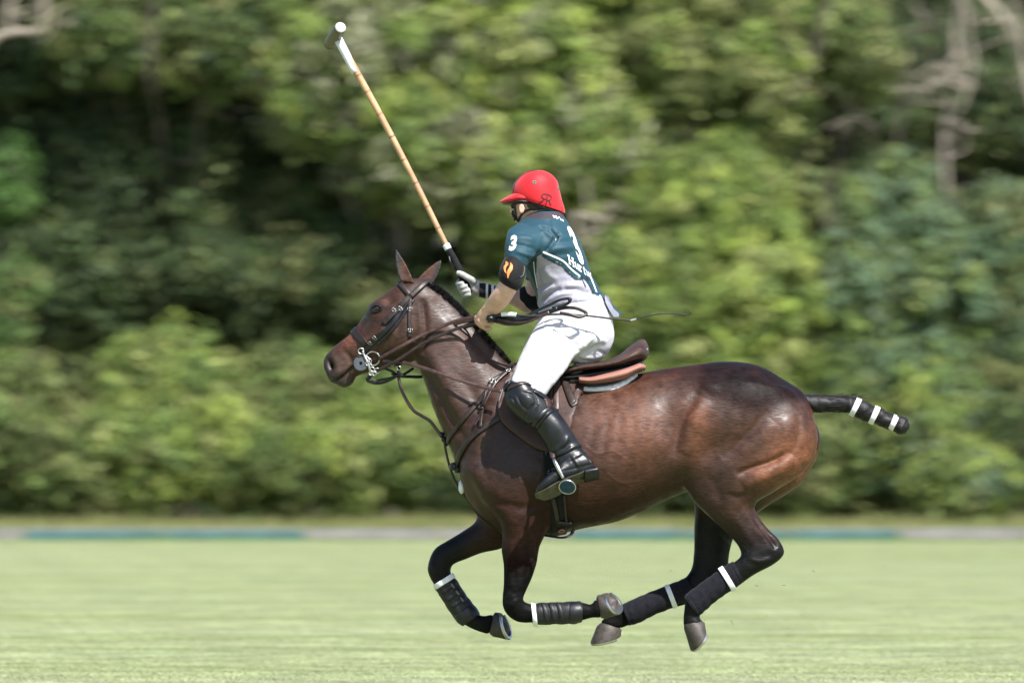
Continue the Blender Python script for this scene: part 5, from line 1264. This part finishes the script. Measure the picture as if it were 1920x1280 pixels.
flapO = [(966, 692), (950, 714), (937, 745), (933, 770), (939, 790), (955, 807), (978, 824), (1000, 839), (1020, 847), (1042, 845), (1062, 828), (1073, 803), (1080, 776), (1092, 741), (1106, 712), (1117, 695), (1090, 686), (1040, 684), (1000, 676)]
padB = BVH
FL = {}
for far in (False, True):
    FL[far] = patch(flapO, .022, .006, far=far, step=7, smooth=14)
    fl = part('flap', FL[far], M_SUEDE, saddle)
    part('flap_edge', surf_strap([(950, 714), (937, 745), (933, 770), (939, 790), (955, 807), (978, 824), (1000, 839), (1018, 846)], 2.2, .002, .003, bvh=bvh_of(FL[far]), far=far, n=40), M_GREYWEB, fl)
    part('flap_edge', surf_strap([(1115, 698), (1092, 739), (1080, 775), (1073, 802), (1064, 824)], 2.2, .002, .003, bvh=bvh_of(FL[far]), far=far, n=30), M_GREYWEB, fl)
part('seat_base', loft([(1000, 694, 1002, 716, .11, 0), (1060, 700, 1062, 716, .14, 0), (1100, 694, 1104, 713, .15, 0), (1140, 688, 1142, 706, .155, 0), (1180, 680, 1183, 696, .15, 0), (1203, 674, 1204, 686, .12, 0)], m=24), M_BLACKLEATHER, saddle)
FB = bvh_of(FL[False], (V, F))
part('billet_strap', surf_strap([(1055, 703), (1064, 730), (1074, 755), (1082, 774)], 14, .004, .005, bvh=FB), M_LEATHER, saddle)
part('stirrup_leather', surf_strap([(1046, 704), (1044, 725), (1043, 745), (1043, 770)], 11, .003, .005, bvh=FB), M_REIN, saddle)
part('stirrup_leather', surf_strap([(1035, 710), (1031, 740), (1030, 770)], 9, .002, .004, bvh=FB), M_LEATHER, saddle)
part('web_strap', patch([(1076, 676), (1099, 678), (1092, 700), (1086, 722), (1068, 719), (1071, 698)], .008, .004, bvh=FB, step=6, curve=False), M_GREYWEB, saddle)
# girth: one loop right round the barrel
def girdle(px, py, half, width, off, thick, n=72, skew=0.0, a0=0, a1=2 * math.pi):
    c = Vector(P(px, py, 0)); L, N = [], []
    for t in np.linspace(a0, a1, n, endpoint=abs(a1 - a0) < 6.2):
        d = Vector((skew * math.cos(t), math.sin(t), math.cos(t))).normalized()
        loc, nn, i, dd = BVH.ray_cast(c + d * half, -d)
        L.append(np.array(loc)); N.append(np.array(nn))
    L, N = np.array(L), np.array(N)
    return L, N
L, N = girdle(1047, 850, .5, .06, .004, .006, a0=.8, a1=2 * math.pi - .8, n=60)
for _ in range(6): L[1:-1] = (L[:-2] + 2 * L[1:-1] + L[2:]) / 4; N[1:-1] = (N[:-2] + 2 * N[1:-1] + N[2:]) / 4
N /= np.linalg.norm(N, axis=1)[:, None]
girth = part('girth', strap(L + N * .004, N, 30 * M, .007), M_NEOPRENE, saddle, label='black girth with white maker marks')
part('girth_strap', surf_strap([(1037, 925), (1042, 955), (1046, 982)], 8, .012, .004), M_LEATHER, girth)
part('girth_strap', surf_strap([(1058, 925), (1060, 955), (1062, 980)], 4, .012, .004), M_LEATHER, girth)
part('girth_strap', surf_strap([(1044, 975), (1055, 976), (1070, 977)], 11, .014, .006), M_BLACKLEATHER, girth)
lp = [P(1018, 1003, -.10), P(1035, 1006, -.13), P(1055, 1008, -.14), P(1070, 1003, -.13), P(1074, 992, -.13), P(1068, 984, -.14)]
lpc = catmull(lp, 30); part('keeper_loop', strap(lpc, np.tile((0, -.35, .93), (30, 1)), .018, .004), M_LEATHER, girth)
c, n = hit(1052, 990); part('buckle', ring3(c + n * .014, n, .012, .004), M_TAN, girth)
gB = bvh_of(strap(L + N * .004, N, 30 * M, .007))
# maker marks woven on the girth, left of the boot
mk = [[(1022, 844), (1024, 853)], [(1029, 845), (1022, 849)], [(1027, 883), (1031, 881.5)], [(1026, 887), (1040, 886)], [(1034, 880), (1040, 877)], [(1036, 881), (1037, 884)], [(1040, 877), (1041, 883)], [(1034, 889), (1039, 888.5)], [(1028, 881), (1027, 885)]]
gx = patch([(1019, 838), (1046, 836), (1052, 900), (1046, 930), (1028, 930), (1020, 890)], .012, .003, step=8)
part('girth_guard', gx, M_NEOPRENE, girth)
decal(stroke_print(mk[:2], 1.1, bvh_of(gx), .001), M_GREYWEB, girth, 'maker_letter'); decal(stroke_print(mk[2:], 1.1, bvh_of(gx), .001), M_GREYWEB, girth, 'maker_mark')
# stirrups
def make_stirrup(s):
    k = lambda a, b, y: P(a, b, s * y)
    top = k(1037, 858, .40)
    st = part('stirrup', merge([tube([top, k(1041, 866, .425), k(1048, 880, .44), k(1056, 896, .443)], [.006, .0085, .009, .0075], 10), tube([top, k(1042, 866, .375), k(1052, 884, .335), k(1066, 908, .325)], [.006, .008, .008, .007], 10)]), M_STEEL, saddle)
    nrm = np.array((-.12, s * .80, -.58)); nrm /= np.linalg.norm(nrm)
    c = k(1064, 911, .425)
    part('tread', disc(c, nrm, .037, .010, m=8), material('blue_grey_tread', (.016, .045, .080), rough=.7, spec=.25, noise=(60, .3)), st, smooth=False)
    part('tread_rim', ring3(c + nrm * .006, nrm, .036, .0032, m=16), M_STEEL, st)
    L2 = np.array([k(1028, 800, .30), k(1030, 825, .33), k(1034, 845, .375), k(1037, 858, .40)])
    part('stirrup_leather', strap(catmull(L2, 16), np.tile((0, -1.0 if s < 0 else 1.0, 0), (16, 1)), .022, .005), M_LEATHER, st)
make_stirrup(-1); make_stirrup(1)

# ---- bridle
def ring_both(poly, width, mat, parent, name, off=.003, thick=.004, **k):
    """strap on both cheeks, joined over the top as one loop when its ends meet the midline"""
    for far in (False, True): part(name, surf_strap(poly, width, off, thick, far=far, **k), mat, parent)
bridle = thing('bridle', tuple(P(740, 600, .05)), 'dark leather bridle with steel ring bit on the bay pony head', 'bridle')
ring_both([(769, 556), (754, 571), (741, 585), (729, 597), (720, 606)], 10, M_LEATHER, bridle, 'cheek_strap', .007)
ring_both([(766, 562), (752, 582), (736, 606), (718, 624), (704, 638), (690, 652), (684, 660)], 9, M_BLACKLEATHER, bridle, 'cheek_strap', .003)
ring_both([(776, 562), (760, 584), (742, 612), (722, 632), (706, 646)], 5, M_BLACKLEATHER, bridle, 'cheek_strap', .0025)
ring_both([(769, 560), (768, 580), (767, 600), (768, 618), (768, 632)], 7, M_LEATHER, bridle, 'throat_strap', .004)
# poll and nose bridges over the midline
def over(ctr, top, yc, half, width, mat, name, n=15, off=.006):
    c = P(*ctr, yc); u = P(*top, yc) - c; u /= np.linalg.norm(u); pts, nn = [], []
    for t in np.linspace(-half, half, n):
        d = Vector(u * math.cos(t) + np.array((0, math.sin(t), 0)))
        loc, n_, i, _ = BVH.ray_cast(Vector(c) + d * .28, -d)
        if loc is None: loc, n_, i, _ = BVH.find_nearest(Vector(c) + d * .12)
        pts.append(np.array(loc)); nn.append(np.array(n_))
    pts, nn = np.array(pts), np.array(nn)
    for _ in range(2): pts[1:-1] = (pts[:-2] + 2 * pts[1:-1] + pts[2:]) / 4; nn[1:-1] = (nn[:-2] + 2 * nn[1:-1] + nn[2:]) / 4
    nn /= np.linalg.norm(nn, axis=1)[:, None]
    part(name, strap(pts + nn * off, nn, width * M, .0045), mat, bridle)
over((769, 558), (805, 525), .02, 1.5, 10, M_LEATHER, 'headpiece', 31, .009); over((773, 560), (745, 526), .03, 1.5, 9, M_LEATHER, 'browband', 31, .007); over((688, 646), (661, 616), .075, 1.57, 14, M_LEATHER, 'noseband', 31, .004)
for a, al in (((739, 582), (-.7, 0, -.7)), ((752, 579), (-.7, 0, -.7)), ((768, 580), (0, 0, -1)), ((768, 619), (0, 0, -1)), ((694, 640), (-.7, 0, -.7)), ((703, 631), (-.7, 0, -.7))):
    c, n = hit(*a); part('buckle', buckle(c + n * .012, n, al, .018, .013, .0012), M_STEEL, bridle)
c0, n0 = hit(699, 672)
bn = np.array((-.05, -1, .0))
BY = c0[1] - .012
for s, yy in ((-1, BY), (1, 2 * .085 - BY)):
    o = lambda a, b, d=0: P(a, b, yy + s * d)
    bit = part('bit', merge([tube([o(680, 657), o(684, 668), o(690, 680, .004), o(694, 694, .004), o(697, 702)], [.004, .0055, .006, .0055, .004], 8)] +
        [ring3(o(a, b, .006), bn, r, .0022, 14) for a, b, r in ((692, 677, .011), (690, 681, .010), (694, 686, .008), (698, 692, .009), (696, 699, .010), (702, 700, .009))] +
        [tube([o(684, 666), o(692, 672, .006), o(690, 680, .010)], .003, 7)]), M_STEEL, bridle)
    part('ring', ring3(o(699, 672), bn, .030, .0032), M_STEEL, bit)
    part('ring', ring3(o(677, 658), bn, .0125, .0028), M_STEEL, bit)
    part('ring', ring3(o(707, 695, .004), bn, .0115, .0026), M_STEEL, bit)
    part('cheek_guard', disc(o(677, 681, -.010), (-.25, s * 1.0, .1), .034, .006, m=28, hole=.008), M_GREYRUBBER, bit, smooth=False)
part('mouthpiece', tube([P(686, 682, BY), P(684, 682, .085), P(686, 682, 2 * .085 - BY)], .007, 10), M_STEEL, bridle)
# curb strap under the chin (rolled, with a steel keeper)
cs = [P(697, 702, BY), P(688, 712, BY + .01), P(700, 716, .02), P(716, 712, .02), P(735, 708, .01), P(752, 700, -.0)]
part('curb_strap', tube(cs, .0065, 10), M_BLACKLEATHER, bridle)
part('curb_strap', tube([P(697, 702, 2 * .085 - BY), P(692, 714, .13), P(708, 719, .09), P(730, 713, .05), P(752, 700, .0)], .0055, 10), M_BLACKLEATHER, bridle)
part('curb_chain', merge([ring3(P(688 + 5 * k, 713 + (1 if k % 2 else -1), .02), (.2, -1, .3 if k % 2 else -.3), .006, .002, 10) for k in range(4)]), M_STEEL, bridle)

# ---- reins
reins = thing('reins', tuple(P(840, 610, -.1)), 'pair of brown leather reins running from the steel bit to the rider bare left hand', 'reins')
RB = bvh_of((HV, HF)); allR = bvh_of((wV, wF), (jV, jF), (bodyV, bodyF))
def free_strap(poly, y0, y1, width, mat, parent, name, thick=.0045, bvhs=(), clear=.014, nrm=(0, -1, .15), label=None, rad=None, n=None, ys=None):
    q2 = catmull(poly, n or 8 * len(poly)); m = len(q2)
    yv = catmull(np.array(ys)[:, None], m)[:, 0] if ys is not None else np.linspace(y0, y1, m)
    L = []
    for p, y in zip(q2, yv):
        for b in bvhs:
            loc, nn, i, d = b.ray_cast(CAMV, Vector(ray(*p)).normalized())
            if loc is not None: y = min(y, loc.y - clear)
        L.append(y)
    L = np.array(L)
    for _ in range(4): L[1:-1] = np.minimum(L[1:-1], (L[:-2] + 2 * L[1:-1] + L[2:]) / 4 + .0005)
    for _ in range(5): L[1:-1] = (L[:-2] + 2 * L[1:-1] + L[2:]) / 4
    W = np.array([P(p[0], p[1], y) for p, y in zip(q2, L)])
    if rad: return part(name, tube(W, rad, 9, sub=1), mat, parent, label=label)
    return part(name, strap(W, np.tile(np.array(nrm) / np.linalg.norm(nrm), (m, 1)), width * M, thick), mat, parent, label=label)
free_strap([(711, 672), (747, 652), (794, 627), (841, 607), (870, 598), (894, 594)], BY - .004, -.150, 6.6, M_REIN, reins, 'rein', bvhs=(RB,))
free_strap([(709, 694), (726, 685), (744, 676), (788, 647), (826, 628), (866, 613), (886, 607), (902, 604)], BY - .006, -.150, 6.2, M_LEATHER, reins, 'rein', bvhs=(RB,))
free_strap([(711, 672), (747, 655), (794, 631), (841, 611), (894, 597)], .17, -.10, 6.6, M_REIN, reins, 'rein')
free_strap([(709, 694), (744, 679), (788, 650), (866, 616), (900, 606)], .17, -.10, 6.2, M_LEATHER, reins, 'rein')
# bight of the reins: bundle behind the hand, looping back over the hip
B1 = [(912, 598), (927, 597), (945, 601), (967, 604), (990, 602), (1015, 592), (1040, 582), (1060, 577), (1080, 578), (1097, 585), (1098, 590), (1086, 594), (1068, 590), (1050, 587)]
free_strap(B1, 0, 0, 6.4, M_LEATHER, reins, 'rein_bight', bvhs=(allR,), ys=[-.15, -.17, -.19, -.20, -.21, -.22, -.23, -.23, -.24, -.25, -.26, -.27, -.27, -.26], clear=.016)
free_strap([(914, 594), (930, 592), (955, 594), (985, 592), (1012, 580), (1030, 572), (1048, 563), (1062, 560), (1070, 561), (1066, 568), (1055, 573), (1035, 578)], 0, 0, 5.2, M_BLACKLEATHER, reins, 'rein_bight', bvhs=(allR,), ys=[-.15, -.165, -.18, -.19, -.20, -.21, -.22, -.225, -.235, -.245, -.24, -.23], clear=.013)
free_strap([(914, 602), (930, 602), (950, 607), (975, 606), (1000, 598), (1030, 586)], -.14, -.235, 7, M_REIN, reins, 'rein_bight', bvhs=(allR,), clear=.022)
free_strap([(916, 596), (935, 597), (960, 599), (990, 596), (1020, 586), (1045, 578)], -.15, -.24, 6, M_BLACKLEATHER, reins, 'rein_bight', bvhs=(allR,), clear=.03)
free_strap([(905, 612), (901, 618), (897, 622)], -.13, -.11, 6, M_BLACKLEATHER, reins, 'rein_end')
part('buckle', ellipsoid(P(1068, 562, -.262), (.008, .007, .010)), M_BLACKLEATHER, reins)

# ---- breastplate
bp = thing('breastplate', tuple(P(880, 800, 0)), 'dark leather breastplate crossing the neck and chest of the bay pony', 'breastplate')
for far in (False, True):
    part('neck_strap', surf_strap([(972, 676), (952, 697), (934, 708), (922, 716), (911, 736), (894, 758), (876, 778), (862, 795), (848, 814), (837, 832)], 8.5, .006, .005, far=far), M_LEATHER, bp)
    part('breast_collar', surf_strap([(960, 768), (940, 781), (912, 798), (890, 816), (873, 834), (862, 856), (855, 878)], 11.5, .006, .006, far=far), M_LEATHER, bp)
    part('shoulder_strap', surf_strap([(974, 684), (950, 700), (931, 717), (917, 741), (908, 766), (904, 785), (902, 803)], 6.5, .011, .004, far=far), M_LEATHER, bp)
part('loop_strap', surf_strap([(911, 735), (908, 752), (903, 775), (890, 800)], 5.5, .009, .004), M_LEATHER, bp)
part('loop_strap', surf_strap([(880, 757), (892, 756), (903, 746), (912, 733)], 4.5, .009, .004), M_LEATHER, bp)
for a, al in (((922, 716), (-.4, 0, -.9)), ((952, 697), (-.8, 0, -.6))):
    c, n = hit(*a); part('buckle', buckle(c + n * .017, n, al, .026, .018, .0022), M_STEEL, bp)
c, n = hit(907, 767); part('keeper', box(c + n * .016, (.012, .004, .004), None), M_LEATHER, bp)
part('chest_knot', merge([ellipsoid(P(828 + 4 * k, 815 + 8 * k, -.01), (.013 - .001 * k, .014, .014), nu=12, nv=8) for k in range(3)]), M_BLACKLEATHER, bp)
part('chest_knot', merge([ellipsoid(P(851, 874, -.05), (.020, .022, .018)), ellipsoid(P(858, 880, -.05), (.016, .02, .016))]), M_BLACKLEATHER, bp)
# ---- martingale: strap from the chest knot down between the forelegs, cord up to the noseband, draw rein
mt = thing('martingale', tuple(P(840, 850, 0)), 'thin leather martingale hanging in front of the pony chest', 'martingale')
free_strap([(833, 826), (836, 845), (842, 870), (852, 898), (866, 922), (884, 947), (905, 974), (930, 992), (945, 1000)], -.03, -.02, 4.5, M_LEATHER, mt, 'strap')
free_strap([(748, 686), (747, 700), (751, 725), (760, 746), (774, 768), (790, 779), (806, 789), (817, 803), (828, 818)], .03, -.02, 4, M_REIN, mt, 'cord', rad=.0075)
free_strap([(718, 675), (735, 678), (754, 679), (782, 686), (810, 695), (856, 711), (911, 727), (940, 734)], 0, 0, 6.4, M_REIN, mt, 'draw_rein', bvhs=(RB,), clear=.02, ys=[BY - .01, .0, -.04, -.08, -.12, -.16, -.20, -.24])
free_strap([(735, 700), (752, 705), (770, 706), (790, 706), (806, 700)], .02, .10, 7, M_BLACKLEATHER, mt, 'cross_strap', rad=.007)
free_strap([(720, 690), (735, 696), (748, 704), (760, 700), (775, 690)], .0, .06, 7, M_BLACKLEATHER, mt, 'cross_strap', rad=.006)
for a, b in ((735, 682), (748, 690), (744, 676)):
    part('ring', ring3(P(a, b, BY - .006), bn, .009, .002, 14), M_STEEL, mt)

part('chest_pad', ellipsoid(P(866, 912, -.02), (.016, .05, .032), nu=14, nv=10), M_WHITETAPE, bp)
# ---- leg protection
def legwrap(rows, mat, name, label, tape, cat, ridges=0, seed=0, straps=()):
    V, F = loft(rows, sub=8, m=30)
    n = len(V) // 30; N0 = V - np.repeat(V.reshape(n, 30, 3).mean(1), 30, 0); N0 /= np.linalg.norm(N0, axis=1)[:, None]
    t = np.repeat(np.arange(n) / (n - 1), 30)
    a = np.tile(np.arange(30) / 30 * 2 * math.pi, n)
    V = V + N0 * (.0022 * np.abs(np.sin((t * ridges + a / (2 * math.pi) * .8) * math.pi)) + .0016 * vnoise(V * 60, seed))[:, None]
    loc = tuple(V.mean(0)); th = thing(name, loc, label, cat, 'leg protection on the four lower legs')
    part('wrap' if 'bandage' in name else 'shell', (V, F), mat, th)
    for (a_, b_, w_, y_, wd, al) in tape: band(a_, b_, w_, y_, wd, al, M_WHITETAPE, th, 'white_tape', 1.0)
    for st_ in straps: part('strap', *st_, parent=th) if False else None
    return th, BVHTree.FromPolygons(V.tolist(), F)
def row(c, perp, half, w, y): return (c[0] - perp[0] * half, c[1] - perp[1] * half, c[0] + perp[0] * half, c[1] + perp[1] * half, w, y)
p = (.52, .85)
legwrap([row((1385, 1070), (.5, .87), 20.5, .047, -.14), row((1375, 1076), (.52, .85), 21.5, .049, -.14), row((1350, 1094), p, 21.5, .049, -.14), row((1325, 1112), p, 22, .050, -.14), row((1302, 1131), (.58, .81), 23, .052, -.14), row((1296, 1137), (.6, .8), 22, .050, -.14)], M_BANDAGE, 'leg_bandage', 'black ribbed leg bandage with white tape on the near hind leg, nearest the tail', [((1350, 1062.5), (1377.5, 1107.5), .0580, -.14, 10, (-.85, .52))], 'leg bandage', 9, 51)
p = (.37, .93)
legwrap([row((1296, 1099), (.45, .89), 19.5, .045, .14), row((1285, 1106), p, 21, .049, .14), row((1255, 1118), p, 21, .049, .14), row((1220, 1132), p, 21, .049, .14), row((1190, 1146), p, 22, .050, .14), row((1172, 1153), p, 20, .047, .14)], M_BANDAGE, 'leg_bandage', 'black leg bandage with white tape on the far hind leg, behind the other bandage', [((1249.5, 1095.5), (1266.5, 1139), .0565, .14, 9, (-.93, .37))], 'leg bandage', 8, 52)
th, b1 = legwrap([row((1000, 1151), (.1, -1), 17, .036, -.145), row((1010, 1150), (.05, -1), 20, .044, -.145), row((1040, 1149), (0, -1), 20, .044, -.145), row((1065, 1148), (0, -1), 20.5, .046, -.145), row((1085, 1147), (0, -1), 20, .047, -.145), row((1092, 1147), (0, -1), 17, .042, -.145)], M_RUBBER, 'tendon_boot', 'black tendon boot strapped on the folded near foreleg in front of the girth', [((1004, 1174), (1000, 1130), .046, -.145, 9, (.93, .3))], 'tendon boot', 5, 53)
for x in (1022, 1036, 1050):
    part('strap', surf_strap([(x - 4, 1131), (x, 1142), (x + 3, 1155), (x + 5, 1167)], 8, .001, .005, bvh=b1), M_RUBBER, th)
part('fetlock_cup', loft([row((1068, 1148), (0, -1), 21, .049, -.147), row((1078, 1148), (0, -1), 21.5, .051, -.147), row((1090, 1146), (0, -1), 19, .047, -.147)], m=24), M_BLACKLEATHER, th)
p = (.82, -.57)
th, b1 = legwrap([row((832, 1092), p, 20, .040, .14), row((838, 1098), p, 21, .045, .14), row((850, 1117), p, 21, .045, .14), row((864, 1138), p, 21.5, .047, .14), row((878, 1156), p, 21, .047, .14), row((884, 1162), p, 17, .040, .14)], M_RUBBER, 'tendon_boot', 'black tendon boot with three buckled straps on the far foreleg stretched out in front', [((814, 1101), (852, 1077), .048, .14, 10, (.57, .82))], 'tendon boot', 5, 54)
for k in range(3):
    x, y_ = 846 + 9 * k, 1098 + 13 * k
    part('strap', surf_strap([(x - 16, y_ + 12), (x - 5, y_ + 4), (x + 6, y_ - 4), (x + 14, y_ - 10)], 8, .001, .005, bvh=b1), M_RUBBER, th)
    c, n = hit(x + 2, y_ + 0, b1); part('buckle', box(c + n * .006, (.011, .003, .004), [(.6, 0, -.8), (0, 1, 0), (.8, 0, .6)]), M_GREYWEB, th)
part('fetlock_cup', loft([row((868, 1143), p, 22, .049, .138), row((876, 1153), p, 23, .051, .138), row((884, 1162), p, 20, .046, .138)], m=24), M_BLACKLEATHER, th)

# ================================================================== MALLET, WHIP
mallet = thing('polo_mallet', tuple(P(868, 520, gy)), 'polo mallet with a long bamboo cane raised in the gloved hand', 'mallet')
M_CANE = material('bamboo_cane', (.38, .225, .12), rough=.55, noise=(14, .25, (1, 1, 1)), bump=(60, .2, .002))
HEADC = (634, 66); my = .30
top, bot = P(636, 78, my), P(841, 468, gy)
def along(t): return top + (bot - top) * t
cpts = [along(t) + np.array((.006, 0, .010)) * math.sin(math.pi * t) for t in np.linspace(0, 1, 12)]
cane = part('cane', tube(cpts, np.linspace(.0165, .0115, 12), 14), M_CANE, mallet)
for t in (.17, .25, .36, .47, .58, .69, .80, .90):
    i = t * 11; p0 = cpts[int(i)] + (cpts[int(i) + 1] - cpts[int(i)]) * (i - int(i)); d = (bot - top) / np.linalg.norm(bot - top)
    part('node', tube([p0 - d * .005, p0, p0 + d * .005], [.0165 - .005 * t, .0169 - .005 * t, .0165 - .005 * t], 14), material('cane_node', (.25, .13, .065), rough=.5, noise=(30, .3)) if 'cane_node' not in bpy.data.materials else bpy.data.materials['cane_node'], cane)
part('cane_binding', tube([along(-.01), along(.15)], [.0195, .0175], 16), material('white_binding', (.60, .61, .65), rough=.7, noise=(60, .12), bump=(160, .5, .002)), mallet)
part('cane_binding', tube([along(.975), along(.998)], .0160, 16), M_WHITETAPE, mallet)
part('grip', tube([P(841, 468, gy), P(852, 488, gy), P(866, 517, gy), P(880, 549, gy)], [.0155, .0165, .0175, .0185], 14), M_NEOPRENE, mallet)
part('wrist_sling', tube([P(842, 480, gy - .01), P(845, 492, gy - .02), P(852, 500, gy - .01)], .004, 8), M_BLACKLEATHER, mallet)
hd = np.array((.27, -.90, .32)); hd /= np.linalg.norm(hd)
hc = P(628, 68, my); hl = .102
hs = np.array([-1, -.96, -.8, -.3, .3, .8, .96, 1.0])
hr = np.array([.019, .023, .026, .028, .028, .026, .0235, .020])
part('mallet_head', tube([hc + hd * hl * s for s in hs], hr, 22, sub=3), material('mallet_wood', (.075, .06, .03), rough=.45, noise=(25, .3)), mallet)
part('end_cap', tube([hc + hd * hl * .955, hc + hd * hl * .99, hc + hd * hl * 1.02], [.0245, .0235, .019], 22, sub=3), material('pale_end_cap', (.42, .42, .40), rough=.6, noise=(50, .15)), mallet)
part('end_cap', tube([hc - hd * hl * .86, hc - hd * hl * .97, hc - hd * hl * 1.02], [.0265, .0245, .021], 22, sub=3), M_BLACK, mallet)

whip = thing('riding_whip', tuple(P(960, 592, -.2)), 'thin black riding whip held with the reins and trailing behind the hips', 'whip')
free_strap([(940, 589), (956, 589), (968, 590)], -.20, -.215, 8, M_WHITETAPE, whip, 'white_collar', rad=.0095, bvhs=(allR,), clear=.02)
free_strap([(925, 592), (945, 589)], -.19, -.20, 8, M_BLACK, whip, 'handle', rad=.008)
free_strap([(968, 590), (1000, 592), (1050, 589), (1102, 592), (1145, 597), (1184, 601)], -.22, -.24, 3, M_BLACK, whip, 'shaft', rad=.0045, bvhs=(allR,), clear=.012)
free_strap([(1182, 601), (1190, 599), (1193, 598)], -.24, -.24, 3, M_STEEL, whip, 'ferrule', rad=.006)
free_strap([(1193, 598), (1215, 592), (1240, 588), (1270, 588), (1290, 589), (1296, 586)], -.24, -.24, 3, M_BLACK, whip, 'lash', rad=.0026)

# blades of turf thrown up by the hooves
fl = []
for k in range(14):
    a, b = (rng.normal(1440, 60), rng.normal(1150, 45)) if k < 12 else (rng.normal(1190, 40), rng.normal(1075, 30))
    c = P(a, b, rng.uniform(-.2, .2)); d = rng.normal(0, 1, 3); d /= np.linalg.norm(d); L_ = rng.uniform(.004, .012); w_ = np.cross(d, (0, 1, 0)) * .0016
    fl.append((np.array([c - d * L_, c + w_, c + d * L_, c - w_]), [(0, 1, 2, 3)]))
tag(part('flying_turf', merge(fl), M_BARK, smooth=False), 'tiny bits of turf kicked up behind the hooves', kind='stuff')
